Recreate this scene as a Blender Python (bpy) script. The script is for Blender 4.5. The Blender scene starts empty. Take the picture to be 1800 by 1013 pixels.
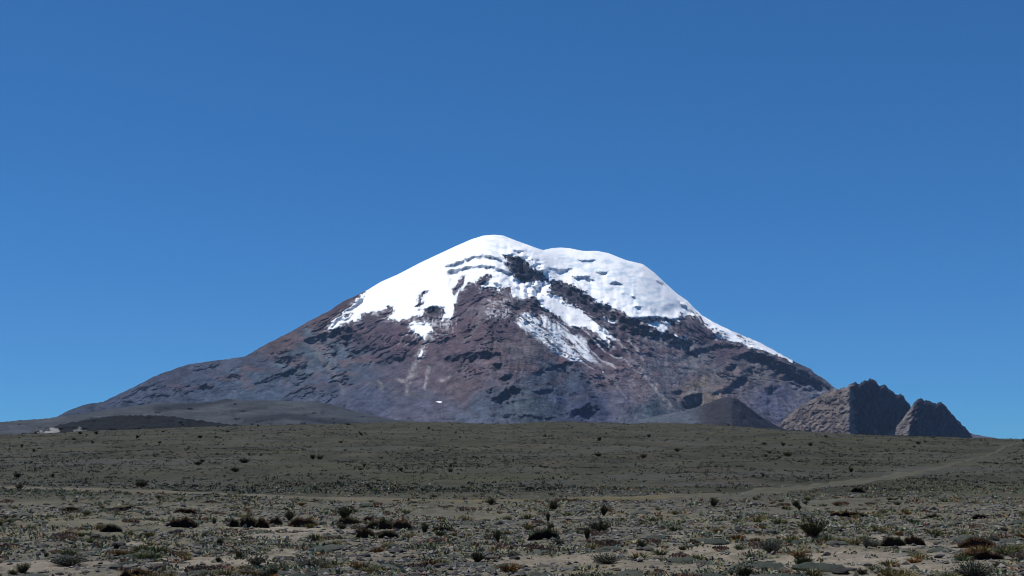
import bpy, math, random
import numpy as np
from mathutils import Vector

# ------------------------------------------------------------------ camera, sky, sun, exposure
scene = bpy.context.scene
COL = scene.collection
EYE = 1.7
FPX = 2400.0                       # focal length in photograph pixels (1800 wide)
PITCH = math.atan(293.5 / FPX)
cam_data = bpy.data.cameras.new("camera")
cam_data.sensor_width = 36.0
cam_data.lens = 36.0 * FPX / 1800.0
cam_data.clip_start = 0.1
cam_data.clip_end = 80000.0
cam = bpy.data.objects.new("camera", cam_data)
cam.location = (0, 0, EYE)
cam.rotation_euler = (math.pi / 2 + PITCH, 0, 0)
COL.objects.link(cam)
scene.camera = cam

SUN_DIR = Vector((-0.42, 0.10, 0.89)).normalized()      # towards the sun: high, left, a little beyond
SUN_EL = math.asin(SUN_DIR.z)
SUN_ROT = math.atan2(SUN_DIR.x, SUN_DIR.y)
world = bpy.data.worlds.new("World")
scene.world = world
world.use_nodes = True
wn, wl = world.node_tree.nodes, world.node_tree.links
wn.clear()
w_out = wn.new("ShaderNodeOutputWorld")
w_bg = wn.new("ShaderNodeBackground")
w_sky = wn.new("ShaderNodeTexSky")
w_sky.sky_type = 'NISHITA'
w_sky.sun_disc = False
w_sky.sun_elevation = SUN_EL
w_sky.sun_rotation = SUN_ROT
w_sky.altitude = 4400.0
w_sky.air_density = 1.0
w_sky.dust_density = 0.0
w_sky.ozone_density = 10.0
w_bg.inputs["Strength"].default_value = 0.12
w_gam = wn.new("ShaderNodeGamma")                       # the camera's flatter, deeper rendering of the high-altitude blue
w_gam.inputs["Gamma"].default_value = 0.76
w_mul = wn.new("ShaderNodeMix"); w_mul.data_type = 'RGBA'; w_mul.blend_type = 'MULTIPLY'; w_mul.inputs[0].default_value = 1.0
w_mul.inputs[7].default_value = (0.33, 0.87, 1.25, 1.0)
wl.new(w_sky.outputs[0], w_gam.inputs["Color"])
wl.new(w_gam.outputs[0], w_mul.inputs[6])
wl.new(w_mul.outputs[2], w_bg.inputs["Color"])
wl.new(w_bg.outputs[0], w_out.inputs["Surface"])

sun_data = bpy.data.lights.new("sun", 'SUN')
sun_data.energy = 4.4
sun_data.angle = math.radians(0.53)
sun_data.color = (1.0, 0.965, 0.91)
sun = bpy.data.objects.new("sun", sun_data)
sun.rotation_euler = SUN_DIR.to_track_quat('Z', 'Y').to_euler()
sun.location = (-300, 200, 600)
COL.objects.link(sun)

vs = scene.view_settings
vs.view_transform = 'Standard'
vs.look = 'None'
vs.exposure = 0.0
vs.gamma = 1.0
vs.use_curve_mapping = False
scene.cycles.use_denoising = True
scene.cycles.filter_width = 1.0
scene.cycles.max_bounces = 4
scene.cycles.diffuse_bounces = 2
scene.cycles.volume_bounces = 0

RNG = np.random.default_rng(7)
random.seed(7)

# ------------------------------------------------------------------ helpers
def lin(c):
    c = np.asarray(c, float) / 255.0
    return np.where(c <= 0.04045, c / 12.92, ((c + 0.055) / 1.055) ** 2.4)

def _hash(ix, iy, seed):
    h = (ix.astype(np.int64) * 374761393 + iy.astype(np.int64) * 668265263 + seed * 974634777) & 0xFFFFFFFF
    h = ((h ^ (h >> 13)) * 1274126177) & 0xFFFFFFFF
    h = ((h ^ (h >> 16)) * 2246822519) & 0xFFFFFFFF
    return (h ^ (h >> 15)) & 0xFFFFFFFF

def noise(x, y, seed=0):
    x, y = np.broadcast_arrays(np.asarray(x, float), np.asarray(y, float))
    xi, yi = np.floor(x), np.floor(y)
    xf, yf = x - xi, y - yi
    u = xf * xf * xf * (xf * (xf * 6 - 15) + 10)
    v = yf * yf * yf * (yf * (yf * 6 - 15) + 10)
    def g(dx, dy):
        a = _hash(xi + dx, yi + dy, seed) * (2 * math.pi / 4294967296.0)
        return np.cos(a) * (xf - dx) + np.sin(a) * (yf - dy)
    a = g(0, 0) * (1 - u) + g(1, 0) * u
    b = g(0, 1) * (1 - u) + g(1, 1) * u
    return (a * (1 - v) + b * v) * 1.5

def fbm(x, y, seed=0, octv=4, gain=0.5):
    s, amp, f = 0.0, 1.0, 1.0
    for i in range(octv):
        s = s + amp * noise(x * f, y * f, seed + i * 17)
        amp *= gain; f *= 2.03
    return s

def ridged(x, y, seed=0, octv=4, gain=0.5):
    s, amp, f = 0.0, 1.0, 1.0
    for i in range(octv):
        s = s + amp * (1 - 2 * np.abs(noise(x * f, y * f, seed + i * 17)))
        amp *= gain; f *= 2.03
    return s

def sstep(a, b, x):
    t = np.clip((x - a) / (b - a), 0, 1)
    return t * t * (3 - 2 * t)

def ray_slopes(u, v):
    """pixel of the photograph -> (dx/dy, dz/dy) of its line of sight"""
    cx = (np.asarray(u, float) - 900.0) / FPX
    cy = (506.5 - np.asarray(v, float)) / FPX
    wy = math.cos(PITCH) - cy * math.sin(PITCH)
    wz = math.sin(PITCH) + cy * math.cos(PITCH)
    return cx / wy, wz / wy

def interp(pts, u):
    p = np.asarray(pts, float)
    return np.interp(u, p[:, 0], p[:, 1])

def poly_sd(U, V, poly, pad=40.0):
    """signed distance to a polygon, positive inside; -pad far away"""
    P = np.asarray(poly, float)
    out = np.full(U.shape, -pad)
    m = (U > P[:, 0].min() - pad) & (U < P[:, 0].max() + pad) & (V > P[:, 1].min() - pad) & (V < P[:, 1].max() + pad)
    if not m.any():
        return out
    x, y = U[m], V[m]
    d2 = np.full(x.shape, 1e18); ins = np.zeros(x.shape, bool)
    n = len(P)
    for i in range(n):
        ax, ay = P[i]; bx, by = P[(i + 1) % n]
        ex, ey = bx - ax, by - ay
        t = np.clip(((x - ax) * ex + (y - ay) * ey) / (ex * ex + ey * ey + 1e-12), 0, 1)
        d2 = np.minimum(d2, (x - ax - t * ex) ** 2 + (y - ay - t * ey) ** 2)
        c = (ay > y) != (by > y)
        if ey != 0:
            ins ^= c & (x < ax + (y - ay) * ex / ey)
    d = np.sqrt(d2)
    out[m] = np.maximum(np.where(ins, d, -d), -pad)
    return out

def line_d(U, V, pts, pad=40.0):
    """distance to an open polyline"""
    P = np.asarray(pts, float)
    out = np.full(U.shape, pad)
    m = (U > P[:, 0].min() - pad) & (U < P[:, 0].max() + pad) & (V > P[:, 1].min() - pad) & (V < P[:, 1].max() + pad)
    x, y = U[m], V[m]
    d2 = np.full(x.shape, pad * pad)
    for i in range(len(P) - 1):
        ax, ay = P[i][:2]; bx, by = P[i + 1][:2]
        ex, ey = bx - ax, by - ay
        t = np.clip(((x - ax) * ex + (y - ay) * ey) / (ex * ex + ey * ey + 1e-12), 0, 1)
        d2 = np.minimum(d2, (x - ax - t * ex) ** 2 + (y - ay - t * ey) ** 2)
    out[m] = np.sqrt(d2)
    return out

def mesh_from(name, verts, faces, col=None, smooth=False, mat=None):
    """verts (n,3); faces (m,3|4) of one size; col (n,3) linear albedo"""
    me = bpy.data.meshes.new(name)
    verts = np.ascontiguousarray(verts, np.float32); faces = np.ascontiguousarray(faces, np.int32)
    k = faces.shape[1]
    me.vertices.add(len(verts)); me.vertices.foreach_set("co", verts.ravel())
    me.loops.add(faces.size); me.loops.foreach_set("vertex_index", faces.ravel())
    me.polygons.add(len(faces))
    me.polygons.foreach_set("loop_start", np.arange(0, faces.size, k, dtype=np.int32))
    me.polygons.foreach_set("use_smooth", np.full(len(faces), smooth))
    if col is not None:
        at = me.attributes.new("Col", 'FLOAT_COLOR', 'POINT')
        c = np.ones((len(verts), 4), np.float32); c[:, :3] = col
        at.data.foreach_set("color", c.ravel())
    me.update(calc_edges=True); me.validate()
    if mat: me.materials.append(mat)
    return me

def link(name, me, parent=None, **props):
    o = bpy.data.objects.new(name, me)
    COL.objects.link(o)
    if parent is not None: o.parent = parent
    for k, v in props.items(): o[k] = v
    return o

def grid_faces(nr, nc, keep=None):
    i = np.arange(nr * nc).reshape(nr, nc)
    f = np.stack([i[:-1, :-1], i[1:, :-1], i[1:, 1:], i[:-1, 1:]], -1).reshape(-1, 4)
    return f if keep is None else f[keep.reshape(-1)]

def compact(verts, faces, col):
    used = np.unique(faces)
    remap = np.full(len(verts), -1, np.int64); remap[used] = np.arange(len(used))
    return verts[used], remap[faces], col[used]

# ------------------------------------------------------------------ materials
def mat_attr(name, rough=0.95, grain=(), bump=None, tint=None, spec=0.1):
    """albedo from the 'Col' attribute times procedural grain; grain = [(scale, lo, hi)]"""
    m = bpy.data.materials.new(name); m.use_nodes = True
    n, l = m.node_tree.nodes, m.node_tree.links
    b = n["Principled BSDF"]
    b.inputs["Roughness"].default_value = rough
    b.inputs["Specular IOR Level"].default_value = spec
    at = n.new("ShaderNodeAttribute"); at.attribute_name = "Col"
    tc = n.new("ShaderNodeTexCoord")
    cur = at.outputs["Color"]
    for sc, lo, hi in grain:
        nz = n.new("ShaderNodeTexNoise"); nz.inputs["Scale"].default_value = sc; nz.inputs["Detail"].default_value = 6
        nz.inputs["Roughness"].default_value = 0.65
        l.new(tc.outputs["Object"], nz.inputs["Vector"])
        mr = n.new("ShaderNodeMapRange"); mr.inputs[1].default_value = 0.3; mr.inputs[2].default_value = 0.7
        mr.inputs[3].default_value = lo; mr.inputs[4].default_value = hi
        l.new(nz.outputs["Fac"], mr.inputs[0])
        mx = n.new("ShaderNodeMix"); mx.data_type = 'RGBA'; mx.blend_type = 'MULTIPLY'; mx.inputs[0].default_value = 1
        l.new(cur, mx.inputs[6]); l.new(mr.outputs[0], mx.inputs[7]); cur = mx.outputs[2]
    l.new(cur, b.inputs["Base Color"])
    if bump:
        prev = None
        for sc, dist, st in bump:
            nz = n.new("ShaderNodeTexNoise"); nz.inputs["Scale"].default_value = sc; nz.inputs["Detail"].default_value = 5
            l.new(tc.outputs["Object"], nz.inputs["Vector"])
            bp = n.new("ShaderNodeBump"); bp.inputs["Distance"].default_value = dist; bp.inputs["Strength"].default_value = st
            l.new(nz.outputs["Fac"], bp.inputs["Height"])
            if prev: l.new(prev.outputs[0], bp.inputs["Normal"])
            prev = bp
        l.new(prev.outputs[0], b.inputs["Normal"])
    return m

def mat_plant(name, c1, c2, rough=0.8, scale=6.0, bump=None):
    """two-tone albedo, varied from one object to the next and by noise"""
    m = bpy.data.materials.new(name); m.use_nodes = True
    n, l = m.node_tree.nodes, m.node_tree.links
    b = n["Principled BSDF"]; b.inputs["Roughness"].default_value = rough
    b.inputs["Specular IOR Level"].default_value = 0.15
    tc = n.new("ShaderNodeTexCoord"); oi = n.new("ShaderNodeObjectInfo")
    nz = n.new("ShaderNodeTexNoise"); nz.inputs["Scale"].default_value = scale; nz.inputs["Detail"].default_value = 4
    l.new(tc.outputs["Object"], nz.inputs["Vector"])
    ad = n.new("ShaderNodeMath"); ad.operation = 'ADD'
    l.new(nz.outputs["Fac"], ad.inputs[0])
    mu = n.new("ShaderNodeMath"); mu.operation = 'MULTIPLY_ADD'; mu.inputs[1].default_value = 0.7; mu.inputs[2].default_value = -0.35
    l.new(oi.outputs["Random"], mu.inputs[0]); l.new(mu.outputs[0], ad.inputs[1])
    r = n.new("ShaderNodeValToRGB")
    r.color_ramp.elements[0].position = 0.25; r.color_ramp.elements[0].color = (*c1, 1)
    r.color_ramp.elements[1].position = 0.75; r.color_ramp.elements[1].color = (*c2, 1)
    l.new(ad.outputs[0], r.inputs[0]); l.new(r.outputs[0], b.inputs["Base Color"])
    if bump:
        bp = n.new("ShaderNodeBump"); bp.inputs["Distance"].default_value = bump[1]; bp.inputs["Strength"].default_value = 1.0
        n2 = n.new("ShaderNodeTexNoise"); n2.inputs["Scale"].default_value = bump[0]; n2.inputs["Detail"].default_value = 5
        l.new(tc.outputs["Object"], n2.inputs["Vector"]); l.new(n2.outputs["Fac"], bp.inputs["Height"]); l.new(bp.outputs[0], b.inputs["Normal"])
    return m

M_rock = mat_attr("volcanic_rock", 0.95, [(0.012, 0.75, 1.25), (0.045, 0.72, 1.28), (0.16, 0.75, 1.25)], [(0.02, 26.0, 0.9), (0.07, 10.0, 1.0)])
M_snow = mat_attr("snow", 0.7, [(0.01, 0.97, 1.02)], [(0.012, 10.0, 0.35)], spec=0.2)
M_hill = mat_attr("scrubby_hill", 0.95, [(0.02, 0.8, 1.2), (0.15, 0.75, 1.25)], [(0.05, 5.0, 0.7)])
M_ground = mat_attr("stony_soil", 0.95, [(0.25, 0.82, 1.18), (2.2, 0.72, 1.28), (14.0, 0.7, 1.3)], [(1.5, 0.10, 0.7), (9.0, 0.03, 0.9)])
M_track = mat_attr("trodden_dust", 0.95, [(0.5, 0.85, 1.15), (6.0, 0.8, 1.2)], [(3.0, 0.03, 0.5)])
M_bits = mat_attr("loose_bits", 0.9, [(20.0, 0.8, 1.2)])

# ------------------------------------------------------------------ the mountain
# silhouette of the mountain, and its face as a sheet of real depth hung below that ridge
RIDGE = [(-200,800),(0,772),(60,752),(95,735),(120,722),(150,711),(180,707),(215,690),(245,676),(270,662),(300,651),(330,641),(370,635),
 (410,630),(430,627),(470,604),(510,584),(550,561),(580,546),(600,532),(625,520),(645,511),(670,496),(700,483),(740,462),(770,448),
 (800,434),(830,421),(850,415),(868,413.5),(885,415),(905,423),(930,432),(945,437.5),(955,440.5),(970,437),(985,436),(1000,437),(1025,442),
 (1050,442),(1070,446),(1100,458),(1130,465),(1150,480),(1170,499),(1190,517),(1205,527),(1218,540),(1235,556),(1260,570),(1285,582),
 (1310,592),(1335,603),(1360,616),(1385,630),(1405,640),(1425,648),(1432,657),(1450,667),(1467,682),(1480,690),(1560,725),(1650,748),
 (1707,762),(1725,766),(1760,772),(1800,779),(1950,796)]

def relief_points(U, V, D):
    sx, sz = ray_slopes(U, V)
    return np.stack([sx * D, D, EYE + sz * D], -1)

def face_depth(U, V, Yr, q):
    """march each column down from the ridge: local ground slope q, dY = Y da / (q - a)"""
    _, a = ray_slopes(U, V)
    D = np.empty_like(U); D[0] = Yr
    for r in range(1, U.shape[0]):
        D[r] = D[r - 1] + D[r - 1] * (a[r] - a[r - 1]) / np.maximum(q[r] - a[r], 0.04)
    return D

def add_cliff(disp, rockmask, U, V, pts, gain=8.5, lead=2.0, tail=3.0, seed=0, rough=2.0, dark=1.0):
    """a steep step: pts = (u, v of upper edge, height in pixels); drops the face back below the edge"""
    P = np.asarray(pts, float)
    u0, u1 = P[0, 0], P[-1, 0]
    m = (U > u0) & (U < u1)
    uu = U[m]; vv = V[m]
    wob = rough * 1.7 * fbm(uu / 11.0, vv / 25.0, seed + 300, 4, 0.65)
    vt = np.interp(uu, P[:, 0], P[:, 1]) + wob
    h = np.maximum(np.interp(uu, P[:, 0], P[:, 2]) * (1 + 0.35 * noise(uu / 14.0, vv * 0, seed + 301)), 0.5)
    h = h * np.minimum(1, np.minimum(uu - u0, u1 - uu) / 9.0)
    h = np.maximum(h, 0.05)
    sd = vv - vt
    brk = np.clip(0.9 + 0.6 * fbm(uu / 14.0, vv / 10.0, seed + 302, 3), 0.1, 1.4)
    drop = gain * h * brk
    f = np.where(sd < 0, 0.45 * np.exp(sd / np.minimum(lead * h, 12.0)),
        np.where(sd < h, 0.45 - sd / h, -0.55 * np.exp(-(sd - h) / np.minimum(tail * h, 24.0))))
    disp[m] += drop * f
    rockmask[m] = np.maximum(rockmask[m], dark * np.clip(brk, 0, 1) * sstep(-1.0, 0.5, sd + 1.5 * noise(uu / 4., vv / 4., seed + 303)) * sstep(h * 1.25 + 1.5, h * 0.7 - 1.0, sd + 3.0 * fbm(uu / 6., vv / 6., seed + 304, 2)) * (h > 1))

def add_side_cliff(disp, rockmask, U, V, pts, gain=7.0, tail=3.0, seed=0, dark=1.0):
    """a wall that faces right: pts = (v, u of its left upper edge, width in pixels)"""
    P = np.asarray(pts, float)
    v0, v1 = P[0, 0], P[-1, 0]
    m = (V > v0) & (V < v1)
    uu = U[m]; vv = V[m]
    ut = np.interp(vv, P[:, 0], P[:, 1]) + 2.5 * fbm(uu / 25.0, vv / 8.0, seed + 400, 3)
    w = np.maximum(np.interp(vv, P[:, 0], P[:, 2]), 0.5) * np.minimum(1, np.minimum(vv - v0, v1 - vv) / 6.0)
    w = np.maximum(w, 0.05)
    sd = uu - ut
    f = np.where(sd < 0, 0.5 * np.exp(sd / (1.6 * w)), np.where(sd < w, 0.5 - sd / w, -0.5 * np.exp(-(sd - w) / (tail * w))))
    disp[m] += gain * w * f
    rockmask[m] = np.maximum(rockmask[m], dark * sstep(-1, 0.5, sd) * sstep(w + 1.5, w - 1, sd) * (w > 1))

uc = np.arange(-150, 1921, 2.0)
NR, NC = 310, len(uc)
S = interp(RIDGE, uc)
S = S + (0.9 * fbm(uc / 14.0, uc * 0, 5, 4) + 0.7*noise(uc/5.0, uc*0, 9)) * np.where((uc > 655) & (uc < 1200), 0.15, 1.0) * sstep(0, 150, uc)
rr = np.linspace(0, 1, NR)[:, None] ** 1.08
VB = 803.0
V = S[None, :] + rr * (VB - S)[None, :]
U = np.repeat(uc[None, :], NR, 0)
dV = V - S[None, :]

# noise-warped coordinates: traced outlines become ragged
WU = U + 3.0 * fbm(U / 16.0, V / 16.0, 21, 4, 0.6)
WV = V + 3.0 * fbm(U / 16.0, V / 16.0, 22, 4, 0.6)
# fall-line coordinates round the summit
th = np.arctan2(U - 880.0, np.maximum(V - 360.0, 1.0)) + 0.07 * fbm(U / 110., V / 70., 23, 3) + 0.015 * fbm(U / 22., V / 22., 24, 3)
rad = np.hypot(U - 880.0, V - 360.0)

q = 0.50 + 0.06 * noise(U / 220.0, V / 120.0, 31)
q = q - 0.12 * sstep(640, 740, V)                               # gentler aprons of scree
q = q - 0.22 * np.exp(-dV / 9.0) * (sstep(620, 720, uc) * sstep(1240, 1120, uc))[None, :]    # rounded snow domes
Yr = 10000.0 + 300.0 * sstep(930, 1000, uc) * sstep(1300, 1150, uc) + 0 * uc
def gsm(a, sig):
    k = np.exp(-0.5 * (np.arange(-3 * sig, 3 * sig + 1) / sig) ** 2); k /= k.sum()
    return np.convolve(np.pad(a, 3 * sig, 'edge'), k, 'valid')
Ssm = gsm(interp(RIDGE, uc), 16)
_, a_s = ray_slopes(uc, Ssm); _, a_j = ray_slopes(uc, S)
D0 = face_depth(U, V, Yr * (0.5 - a_s) / (0.5 - a_j), np.maximum(q, 0.2))

edge = sstep(0.0, 10.0, dV)
disp = np.zeros_like(U)
dark = np.zeros_like(U)
# rough rock at all sizes
crag = sstep(-0.15, 0.6, fbm(U / 90., V / 45., 46, 3) + 0.35 * sstep(640, 560, V) - 0.2 * sstep(660, 720, V))
for pg in ([(1085,615),(1180,610),(1270,640),(1260,700),(1190,725),(1110,720)], [(870,575),(930,570),(1010,640),(1090,730),(900,735),(880,640)], [(1290,650),(1360,650),(1440,690),(1380,750),(1290,700)], [(620,660),(780,650),(860,660),(850,735),(620,735)], [(380,650),(470,620),(520,680),(440,720),(300,720)]):
    crag *= 1 - 0.85 * sstep(-10, 14, poly_sd(U, V, pg))
# gullies and ribs down the fall line
gul = ridged(th * 17 + 0.35 * fbm(U / 80., V / 80., 41, 3), rad / 330.0, 42, 4, 0.55)
disp += (7.0 + 14.0 * crag) * gul * sstep(60, 200, rad)
gul2 = ridged(th * 55 + 0.5 * fbm(U / 50., V / 50., 43, 3), rad / 170.0, 44, 3, 0.6)
disp += (1.2 + 6.5 * crag) * gul2 * sstep(100, 200, rad) * (0.25 + 1.1 * sstep(-0.3, 0.5, fbm(U / 60., V / 50., 53, 2)))
disp += 24.0 * fbm(U / 90., V / 60., 45, 3)
RX, RY = th * 330.0, rad          # down-slope stretched coordinates
disp += (3.0 + 7.0 * crag) * fbm(RX / 16., RY / 22., 47, 4, 0.6)
disp += (0.5 + 1.8 * crag) * ridged(RX / 8., RY / 12., 48, 3, 0.6)
disp += (0.4 + 1.6 * crag) * ridged(th * 110, rad / 26.0, 50, 3, 0.6) * sstep(120, 220, rad)
# the main spurs
RIBS = [([(650,515),(585,560),(520,600),(440,640),(340,672)],16,55),([(720,580),(640,625),(560,672),(500,705)],14,38),([(780,600),(700,650),(620,705)],14,30),
 ([(838,505),(830,560),(800,630),(765,715)],20,45),([(900,530),(945,575),(1000,632),(1050,668),(1105,712)],20,75),([(1040,560),(1075,600),(1130,650),(1190,705)],12,35),
 ([(1120,590),(1165,625),(1225,690)],11,32),([(1195,560),(1240,600),(1300,650),(1345,700)],15,45),([(1240,575),(1320,612),(1400,645),(1462,685)],12,45),([(600,565),(560,600),(500,655),(440,700)],9,22),
 ([(880,610),(850,670),(835,730)],16,26),([(960,650),(975,690),(985,740)],26,40)]
for i, (p, w, A) in enumerate(RIBS):
    d_ = line_d(U + 6 * fbm(U / 25., V / 25., 500 + i, 3), V + 6 * fbm(U / 25., V / 25., 520 + i, 3), p, 90.0)
    disp += 1.5 * A * np.exp(-d_ / (0.85 * w)) * (0.75 + 0.35 * noise(U / 30., V / 30., 540 + i))
# lava beds: broken ledges that dip a little away from the summit
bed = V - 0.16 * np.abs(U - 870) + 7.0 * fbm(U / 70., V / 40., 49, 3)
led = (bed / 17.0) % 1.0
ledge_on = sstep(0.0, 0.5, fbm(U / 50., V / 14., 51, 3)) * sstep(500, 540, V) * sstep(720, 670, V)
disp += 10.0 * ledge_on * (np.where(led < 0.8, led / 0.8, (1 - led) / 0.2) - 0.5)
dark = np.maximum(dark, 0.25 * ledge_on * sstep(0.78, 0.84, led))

# broken outcrops of lava, strung along the flow direction on both flanks
cb = V - 0.38 * np.abs(U - 870) + 9 * fbm(U / 60., V / 40., 55, 2)
ocn = fbm(U / 34., cb / 8.0, 56, 5, 0.62) + 0.25 * fbm(U / 90., V / 50., 57, 2)
zone = sstep(0.05, 0.45, crag) * sstep(715, 680, V) + 0.25
fan0 = sstep(-3, 8, poly_sd(U, V, [(900,552),(950,552),(985,556),(1010,578),(1035,580),(1090,650),(980,645),(895,590)]))
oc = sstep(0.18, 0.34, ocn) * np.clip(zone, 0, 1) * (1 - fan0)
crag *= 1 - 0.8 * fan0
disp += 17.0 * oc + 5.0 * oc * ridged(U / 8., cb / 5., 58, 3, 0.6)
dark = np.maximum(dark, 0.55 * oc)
# the traced cliffs
CLIFFS = [
 [(530,596,6),(552,590,12),(575,584,12),(596,574,16),(612,574,24),(632,588,16),(640,598,4)],
 [(578,611,6),(590,609,14),(602,612,6)],
 [(608,622,5),(630,614,8),(660,604,6),(668,602,2)],
 [(442,676,3),(470,664,7),(500,653,9),(530,641,9),(545,636,3)],
 [(478,628,6),(505,626,14),(530,622,9),(536,622,2)],
 [(520,668,3),(540,660,6),(556,654,3)],
 [(496,697,3),(520,687,4),(545,677,3)],
 [(655,640,3),(690,631,7),(724,622,6),(730,620,2)],
 [(708,606,5),(722,600,8),(738,604,4)],
 [(764,604,5),(782,594,9),(802,590,5)],
 [(776,632,3),(798,622,13),(830,619,13),(862,617,10),(884,622,3)],
 [(862,640,4),(872,635,11),(886,640,4)],
 [(874,668,3),(888,659,9),(906,652,3)],
 [(862,706,4),(876,694,14),(890,678,20),(904,677,17),(918,688,4)],
 [(930,656,2),(962,648,5),(1000,635,4)],
 [(935,690,3),(955,686,5),(978,679,3)],
 [(992,728,4),(1015,716,14),(1040,710,18),(1056,716,6)],
 [(858,730,3),(900,726,5),(940,732,4),(980,733,3)],
 [(960,497,3),(976,491,10),(996,501,11),(1018,516,12),(1042,535,12),(1066,545,13),(1090,557,16),(1115,566,20),(1140,574,18),(1160,582,13),(1176,584,8),(1190,586,3)],
 [(1030,596,6),(1046,592,14),(1066,598,18),(1084,606,6)],
 [(1172,590,8),(1190,588,20),(1210,594,16),(1222,602,4)],
 [(1200,622,3),(1230,612,8),(1262,604,8),(1290,606,6),(1310,612,3)],
 [(1278,630,4),(1300,624,8),(1322,614,18),(1346,622,20),(1372,634,20),(1400,645,24),(1424,652,26),(1440,662,20),(1464,682,4)],
 [(1204,620,4),(1215,617,9),(1230,622,5)],
 [(1272,648,4),(1284,640,10),(1300,640,4)],
 [(1262,688,3),(1282,676,12),(1300,662,14),(1318,658,5)],
 [(1342,682,4),(1354,678,12),(1370,684,4)],
 [(1195,704,5),(1206,696,24),(1220,690,30),(1231,692,26),(1236,694,3)],
 [(1178,688,3),(1192,683,9),(1208,688,4)],
 [(1248,690,3),(1264,684,9),(1282,690,3)],
 [(345,679,3),(362,675,9),(378,681,4)],
 [(396,664,4),(412,657,9),(430,662,6)],
 [(255,700,2),(285,692,4),(315,690,3)],
 [(880,534,3),(900,530,9),(925,526,17),(944,524,20),(956,538,10),(966,548,4)],
 [(700,570,3),(716,566,6),(730,570,3)],
 [(742,544,4),(758,538,14),(776,542,14),(786,550,3)],
 [(840,498,4),(856,494,7),(880,500,9),(896,504,3)],
]
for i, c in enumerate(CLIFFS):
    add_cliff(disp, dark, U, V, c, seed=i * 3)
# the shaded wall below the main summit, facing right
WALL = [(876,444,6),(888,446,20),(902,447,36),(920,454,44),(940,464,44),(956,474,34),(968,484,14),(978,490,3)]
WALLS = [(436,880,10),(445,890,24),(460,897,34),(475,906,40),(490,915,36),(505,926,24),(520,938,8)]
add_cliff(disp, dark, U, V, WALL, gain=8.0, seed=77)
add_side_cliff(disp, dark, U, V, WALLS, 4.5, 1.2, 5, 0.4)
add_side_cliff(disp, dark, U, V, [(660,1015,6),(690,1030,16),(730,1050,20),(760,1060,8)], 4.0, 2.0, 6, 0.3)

# ice cliffs (on snow as well)
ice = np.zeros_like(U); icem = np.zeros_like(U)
ICE = [
 [(780,470,3),(795,464,6),(815,457,5),(835,450,5),(855,447.5,5),(880,454,5)],
 [(783,474,4),(795,474,6),(810,472,4),(830,467,4),(855,466,4),(880,472,5),(902,483,5)],
 [(868,452,3),(884,458,5),(896,470,4)],
 [(995,498,3),(1012,506,7),(1034,516,10),(1044,530,7),(1066,535,8),(1090,549,9),(1108,557,10),(1130,556,10),(1156,556,8),(1180,561,7),(1196,558,4)],
 [(1003,486,3),(1022,484,6),(1040,488,8),(1048,494,3)],
 [(1068,498,3),(1080,496,6),(1098,499,3)],
 [(1088,517,2),(1098,515,4),(1108,518,2)],
 [(1106,520,3),(1114,520,7),(1122,524,3)],
 [(1112,540,2),(1122,538,5),(1130,540,2)],
 [(1012,455,2),(1030,458,4),(1050,456,3)],
 [(1044,476,2),(1060,478,5),(1074,476,2)],
 [(1150,492,3),(1160,494,5),(1174,502,3)],
 [(1190,530,3),(1206,538,7),(1224,552,4)],
 [(960,470,2),(985,474,5),(1010,472,2)],
]
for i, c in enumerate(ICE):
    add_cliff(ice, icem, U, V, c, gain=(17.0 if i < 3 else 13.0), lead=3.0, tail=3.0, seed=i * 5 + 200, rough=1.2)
disp += ice
dome = sstep(0, 14, poly_sd(U, V, [(965,440),(1055,440),(1130,465),(1200,540),(1190,556),(1110,556),(1040,520),(985,480)]))
crev = dome * (9.0 * ridged(U / 46. - V / 70., V / 19. + U / 70., 61, 3, 0.5) * (0.4 + sstep(-0.2, 0.5, fbm(U / 40., V / 25., 63, 2))) + 1.0 * fbm(U / 7., V / 5., 62, 2))

disp *= edge
D_rock = D0 - disp

# snow: traced fields (positive = snow), holes taken out, streaky margins
def zz(pts):
    return [(527 + x / 2.225, 387 + y / 2.225) for x, y in pts]
SNOW = [
 zz([(250,285),(215,318),(180,350),(130,395),(105,430),(140,428),(175,405),(215,398),(235,375),(275,360),(300,365),(355,338),(362,345),(345,387),(390,397),(430,388),(440,372),(475,382),
  (490,352),(530,335),(560,345),(566,362),(548,388),(588,390),(602,350),(612,310),(640,265),(660,250),(690,240),(715,222),(745,218),(722,250),(705,272),(740,260),(770,277),(805,268),(820,250),
  (826,290),(842,306),(905,302),(930,312),(950,345),(985,365),(1012,385),(1022,410),(1050,428),(1085,417),(1112,422),(1150,440),(1190,470),(1226,502),(1200,462),(1240,470),(1210,438),(1150,393),(1118,368),(1088,348),
  (1040,318),(1010,296),(968,280),(985,262),(978,240),(1010,235),(1060,255),(1130,290),(1150,315),(1200,335),(1260,360),(1310,388),(1370,380),(1440,386),(1475,398),(1490,370),(1500,385),(1520,372),
  (1560,385),(1600,430),(1630,460),(1690,470),(1750,490),(1840,520),(1930,560),(1930,400),(1500,30),(900,10),(400,10)]),
 zz([(848,385),(880,364),(925,372),(1000,386),(1022,420),(1050,442),(1092,452),(1116,472),(1124,512),(1150,548),(1194,596),(1150,578),(1098,548),(1060,546),(1000,512),(940,466),(868,416)]),
 [(724,566),(745,564),(760,570),(762,580),(750,590),(748,600),(740,592),(724,582),(720,572)],
 [(1060,560),(1075,562),(1087,569),(1076,569)],
 [(1131,570),(1145,566),(1156,565),(1178,567),(1172,578),(1163,590),(1157,580),(1142,575)],
 [(1183,586),(1198,591),(1206,600),(1204,610),(1200,598),(1186,592)],
 [(1135,584),(1146,590),(1142,590)],
 [(766,704.5),(775,705),(774,709),(766,708)],
 [(740,618),(747,608),(741,626),(734,632)],
]
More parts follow.
